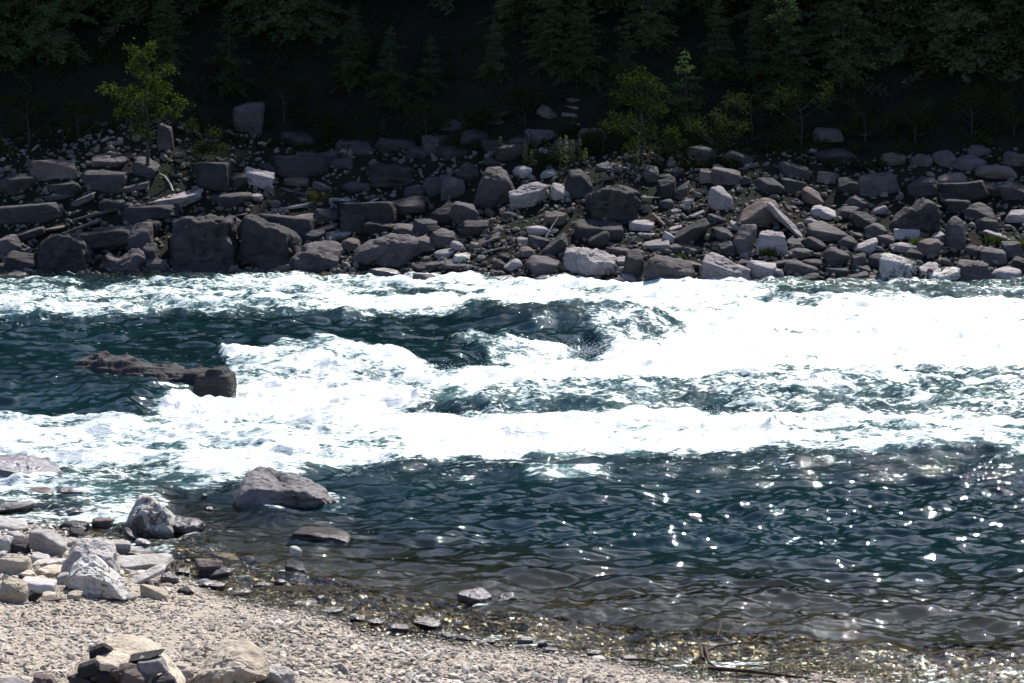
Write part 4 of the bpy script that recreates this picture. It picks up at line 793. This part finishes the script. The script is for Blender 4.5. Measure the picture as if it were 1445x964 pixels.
for i, a in enumerate([(1084, 362, 24, 14, 'grass tuft at the foot of the bright flat-faced boulder'), (1293, 352, 12, 18, 'upright grass tuft below the ragged ridged boulder'), (1308, 348, 10, 12, 'little grass tuft right of the upright tuft'), (1404, 344, 30, 14, 'grass tuft in front of the bright sloping slab'), (1436, 352, 22, 16, 'grass tuft at the right picture edge'), (960, 366, 14, 8, 'small mossy tuft above the grey dome')]): grass(*a, i)

# ------------------------------------------------------------------ undergrowth nobody could count
def undergrowth():
    rg = np.random.RandomState(4); nc = 2600
    x = rg.uniform(-22, 22, nc); t = 5.8 + 16 * rg.rand(nc) ** 1.2; y = far_shore(x) + t; z = ground_h(x, y); r = rg.uniform(0.15, 0.55, nc) * np.clip((t - 4) / 4, 0.5, 1.2)
    k = 46; d = rg.normal(0, 1, (nc, k, 3)); d /= np.linalg.norm(d, axis=2)[:, :, None]; d *= (rg.uniform(0.4, 1, (nc, k)) * r[:, None])[:, :, None]; d[:, :, 2] = np.abs(d[:, :, 2]) * 1.2
    C = (np.stack([x, y, z], -1)[:, None] + d).reshape(-1, 3); u = rg.normal(0, 1, C.shape); u /= np.linalg.norm(u, axis=1)[:, None]; wv = np.cross(u, rg.normal(0, 1, C.shape)); wv /= np.linalg.norm(wv, axis=1)[:, None]
    sz = rg.uniform(0.03, 0.075, len(C))[:, None]; V, Fc = quads(C, u * sz, wv * sz * 0.5)
    tag(link('undergrowth', mesh_from('undergrowth', V, Fc, M['shrub'])), 'dark leafy undergrowth covering the forest floor of the far slope', 'undergrowth', kind='stuff')
undergrowth()

# ------------------------------------------------------------------ driftwood and dead sticks
def sticks(name, label, paths, mat, group=None, flat=False):
    parts = []; o0 = None
    for k, (pts, r) in enumerate(paths):
        W3 = []
        for (px, py, up) in pts:
            b = on_ground(px, py)
            if b[2] < 0 and py > 600: b = on_water(px, py)
            if o0 is None: o0 = b.copy()
            W3.append(tuple(b - o0 + np.array([0, 0, up])))
        parts.append(tube(W3, [r * (1 - 0.6 * i / (len(W3) - 1)) for i in range(len(W3))], 7))
    V, Fc = merge(parts); tag(link(name, mesh_from(name, V, Fc, mat, True), loc=tuple(o0)), label, 'driftwood', group)
sticks('driftwood_branch', 'dark forked driftwood branch lying half in the water on the near shore', [([(978, 938, .02), (995, 929, .06), (1012, 922, .07), (1040, 917, .06), (1062, 914, .05), (1076, 907, .08)], 0.017), ([(995, 930, .10), (1000, 938, .02), (1018, 946, .0)], 0.020), ([(1012, 918, .13), (1018, 908, .18), (1022, 904, .20)], 0.010), ([(1040, 912, .12), (1048, 904, .18)], 0.008), ([(992, 936, .04), (985, 922, .14)], 0.016), ([(1062, 909, .10), (1074, 906, .08)], 0.006), ([(1030, 915, .12), (1036, 908, .17)], 0.007)], M['wetwood'])
sticks('driftwood_stick', 'long thin reddish stick lying along the waterline at lower right', [([(1000, 946, .02), (1060, 952, .03), (1120, 958, .02), (1180, 966, .02)], 0.020)], M['wetwood'])
sticks('driftwood_stick', 'short dark twig on the wet gravel left of the forked branch', [([(880, 934, .02), (915, 937, .04), (940, 943, .02)], 0.013)], M['wetwood'])
sticks('driftwood_stick', 'pale bent stick poking up above the long sunlit slab', [([(244, 270, 0), (240, 262, .06), (232, 262, .28), (225, 262, .34)], 0.03)], M['driftwood'])
sticks('driftwood_stick', 'pale straight stick right of the huge smooth boulder', [([(908, 284, .1), (932, 284, .1)], 0.025)], M['driftwood'])
sticks('driftwood_stick', 'thin pale stick leaning over rocks in the middle bank', [([(770, 338, .05), (780, 330, .22), (790, 322, .35)], 0.016)], M['driftwood'])
sticks('driftwood_stick', 'thin brown stick leaning left of the twin-humped boulder', [([(196, 322, .05), (190, 312, .15), (186, 306, .25)], 0.018)], M['driftwood'])
sticks('fallen_log', 'dark fallen log slanting across the slope left of the step stones', [([(690, 174, .1), (725, 166, .2), (760, 158, .3)], 0.09)], M['bark'])

# ------------------------------------------------------------------ spray thrown up by the rapids
def spray():
    rg = np.random.RandomState(9); C = []; sz = []
    runs = [[(370, 552), (460, 545), (560, 540), (650, 530), (760, 508), (860, 495), (960, 470)], [(640, 505), (700, 498), (760, 500)], [(1000, 450), (1445, 445)], [(300, 410), (560, 404), (800, 408)], [(20, 425), (200, 430)], [(560, 600), (1000, 590), (1400, 600)], [(860, 470), (950, 462)]]
    for r in runs:
        for k in range(26 if len(r) > 3 else 12):
            i = rg.randint(0, len(r) - 1); f = rg.rand(); px, py = [r[i][j] * (1 - f) + r[i + 1][j] * f for j in (0, 1)]; c = on_water(px, py + rg.uniform(-5, 8), 0.15)
            n = rg.randint(40, 220); s = rg.uniform(0.10, 0.32); q = rg.normal(0, 1, (n, 3)) * np.array([s * 1.6, s, s * 0.55]); q[:, 2] = np.abs(q[:, 2]) * rg.uniform(0.4, 1.1); C.append(c + q); sz.append(rg.uniform(0.0025, 0.006, n))
    C = np.concatenate(C); sz = np.concatenate(sz); v, f = ico(1); V = (C[:, None] + v[None] * sz[:, None, None]).reshape(-1, 3); Fc = (f[None] + (np.arange(len(C)) * len(v))[:, None, None]).reshape(-1, 3)
    N = NT('spray_drops'); m = N.done(N.n('BsdfPrincipled', ins={'Base Color': (0.75, 0.78, 0.78, 1), 'Roughness': 0.15}).outputs[0])
    tag(link('spray', mesh_from('spray', V, Fc, m, True)), 'fine white spray drops thrown up above the breaking rapids', 'spray', kind='stuff')
spray()
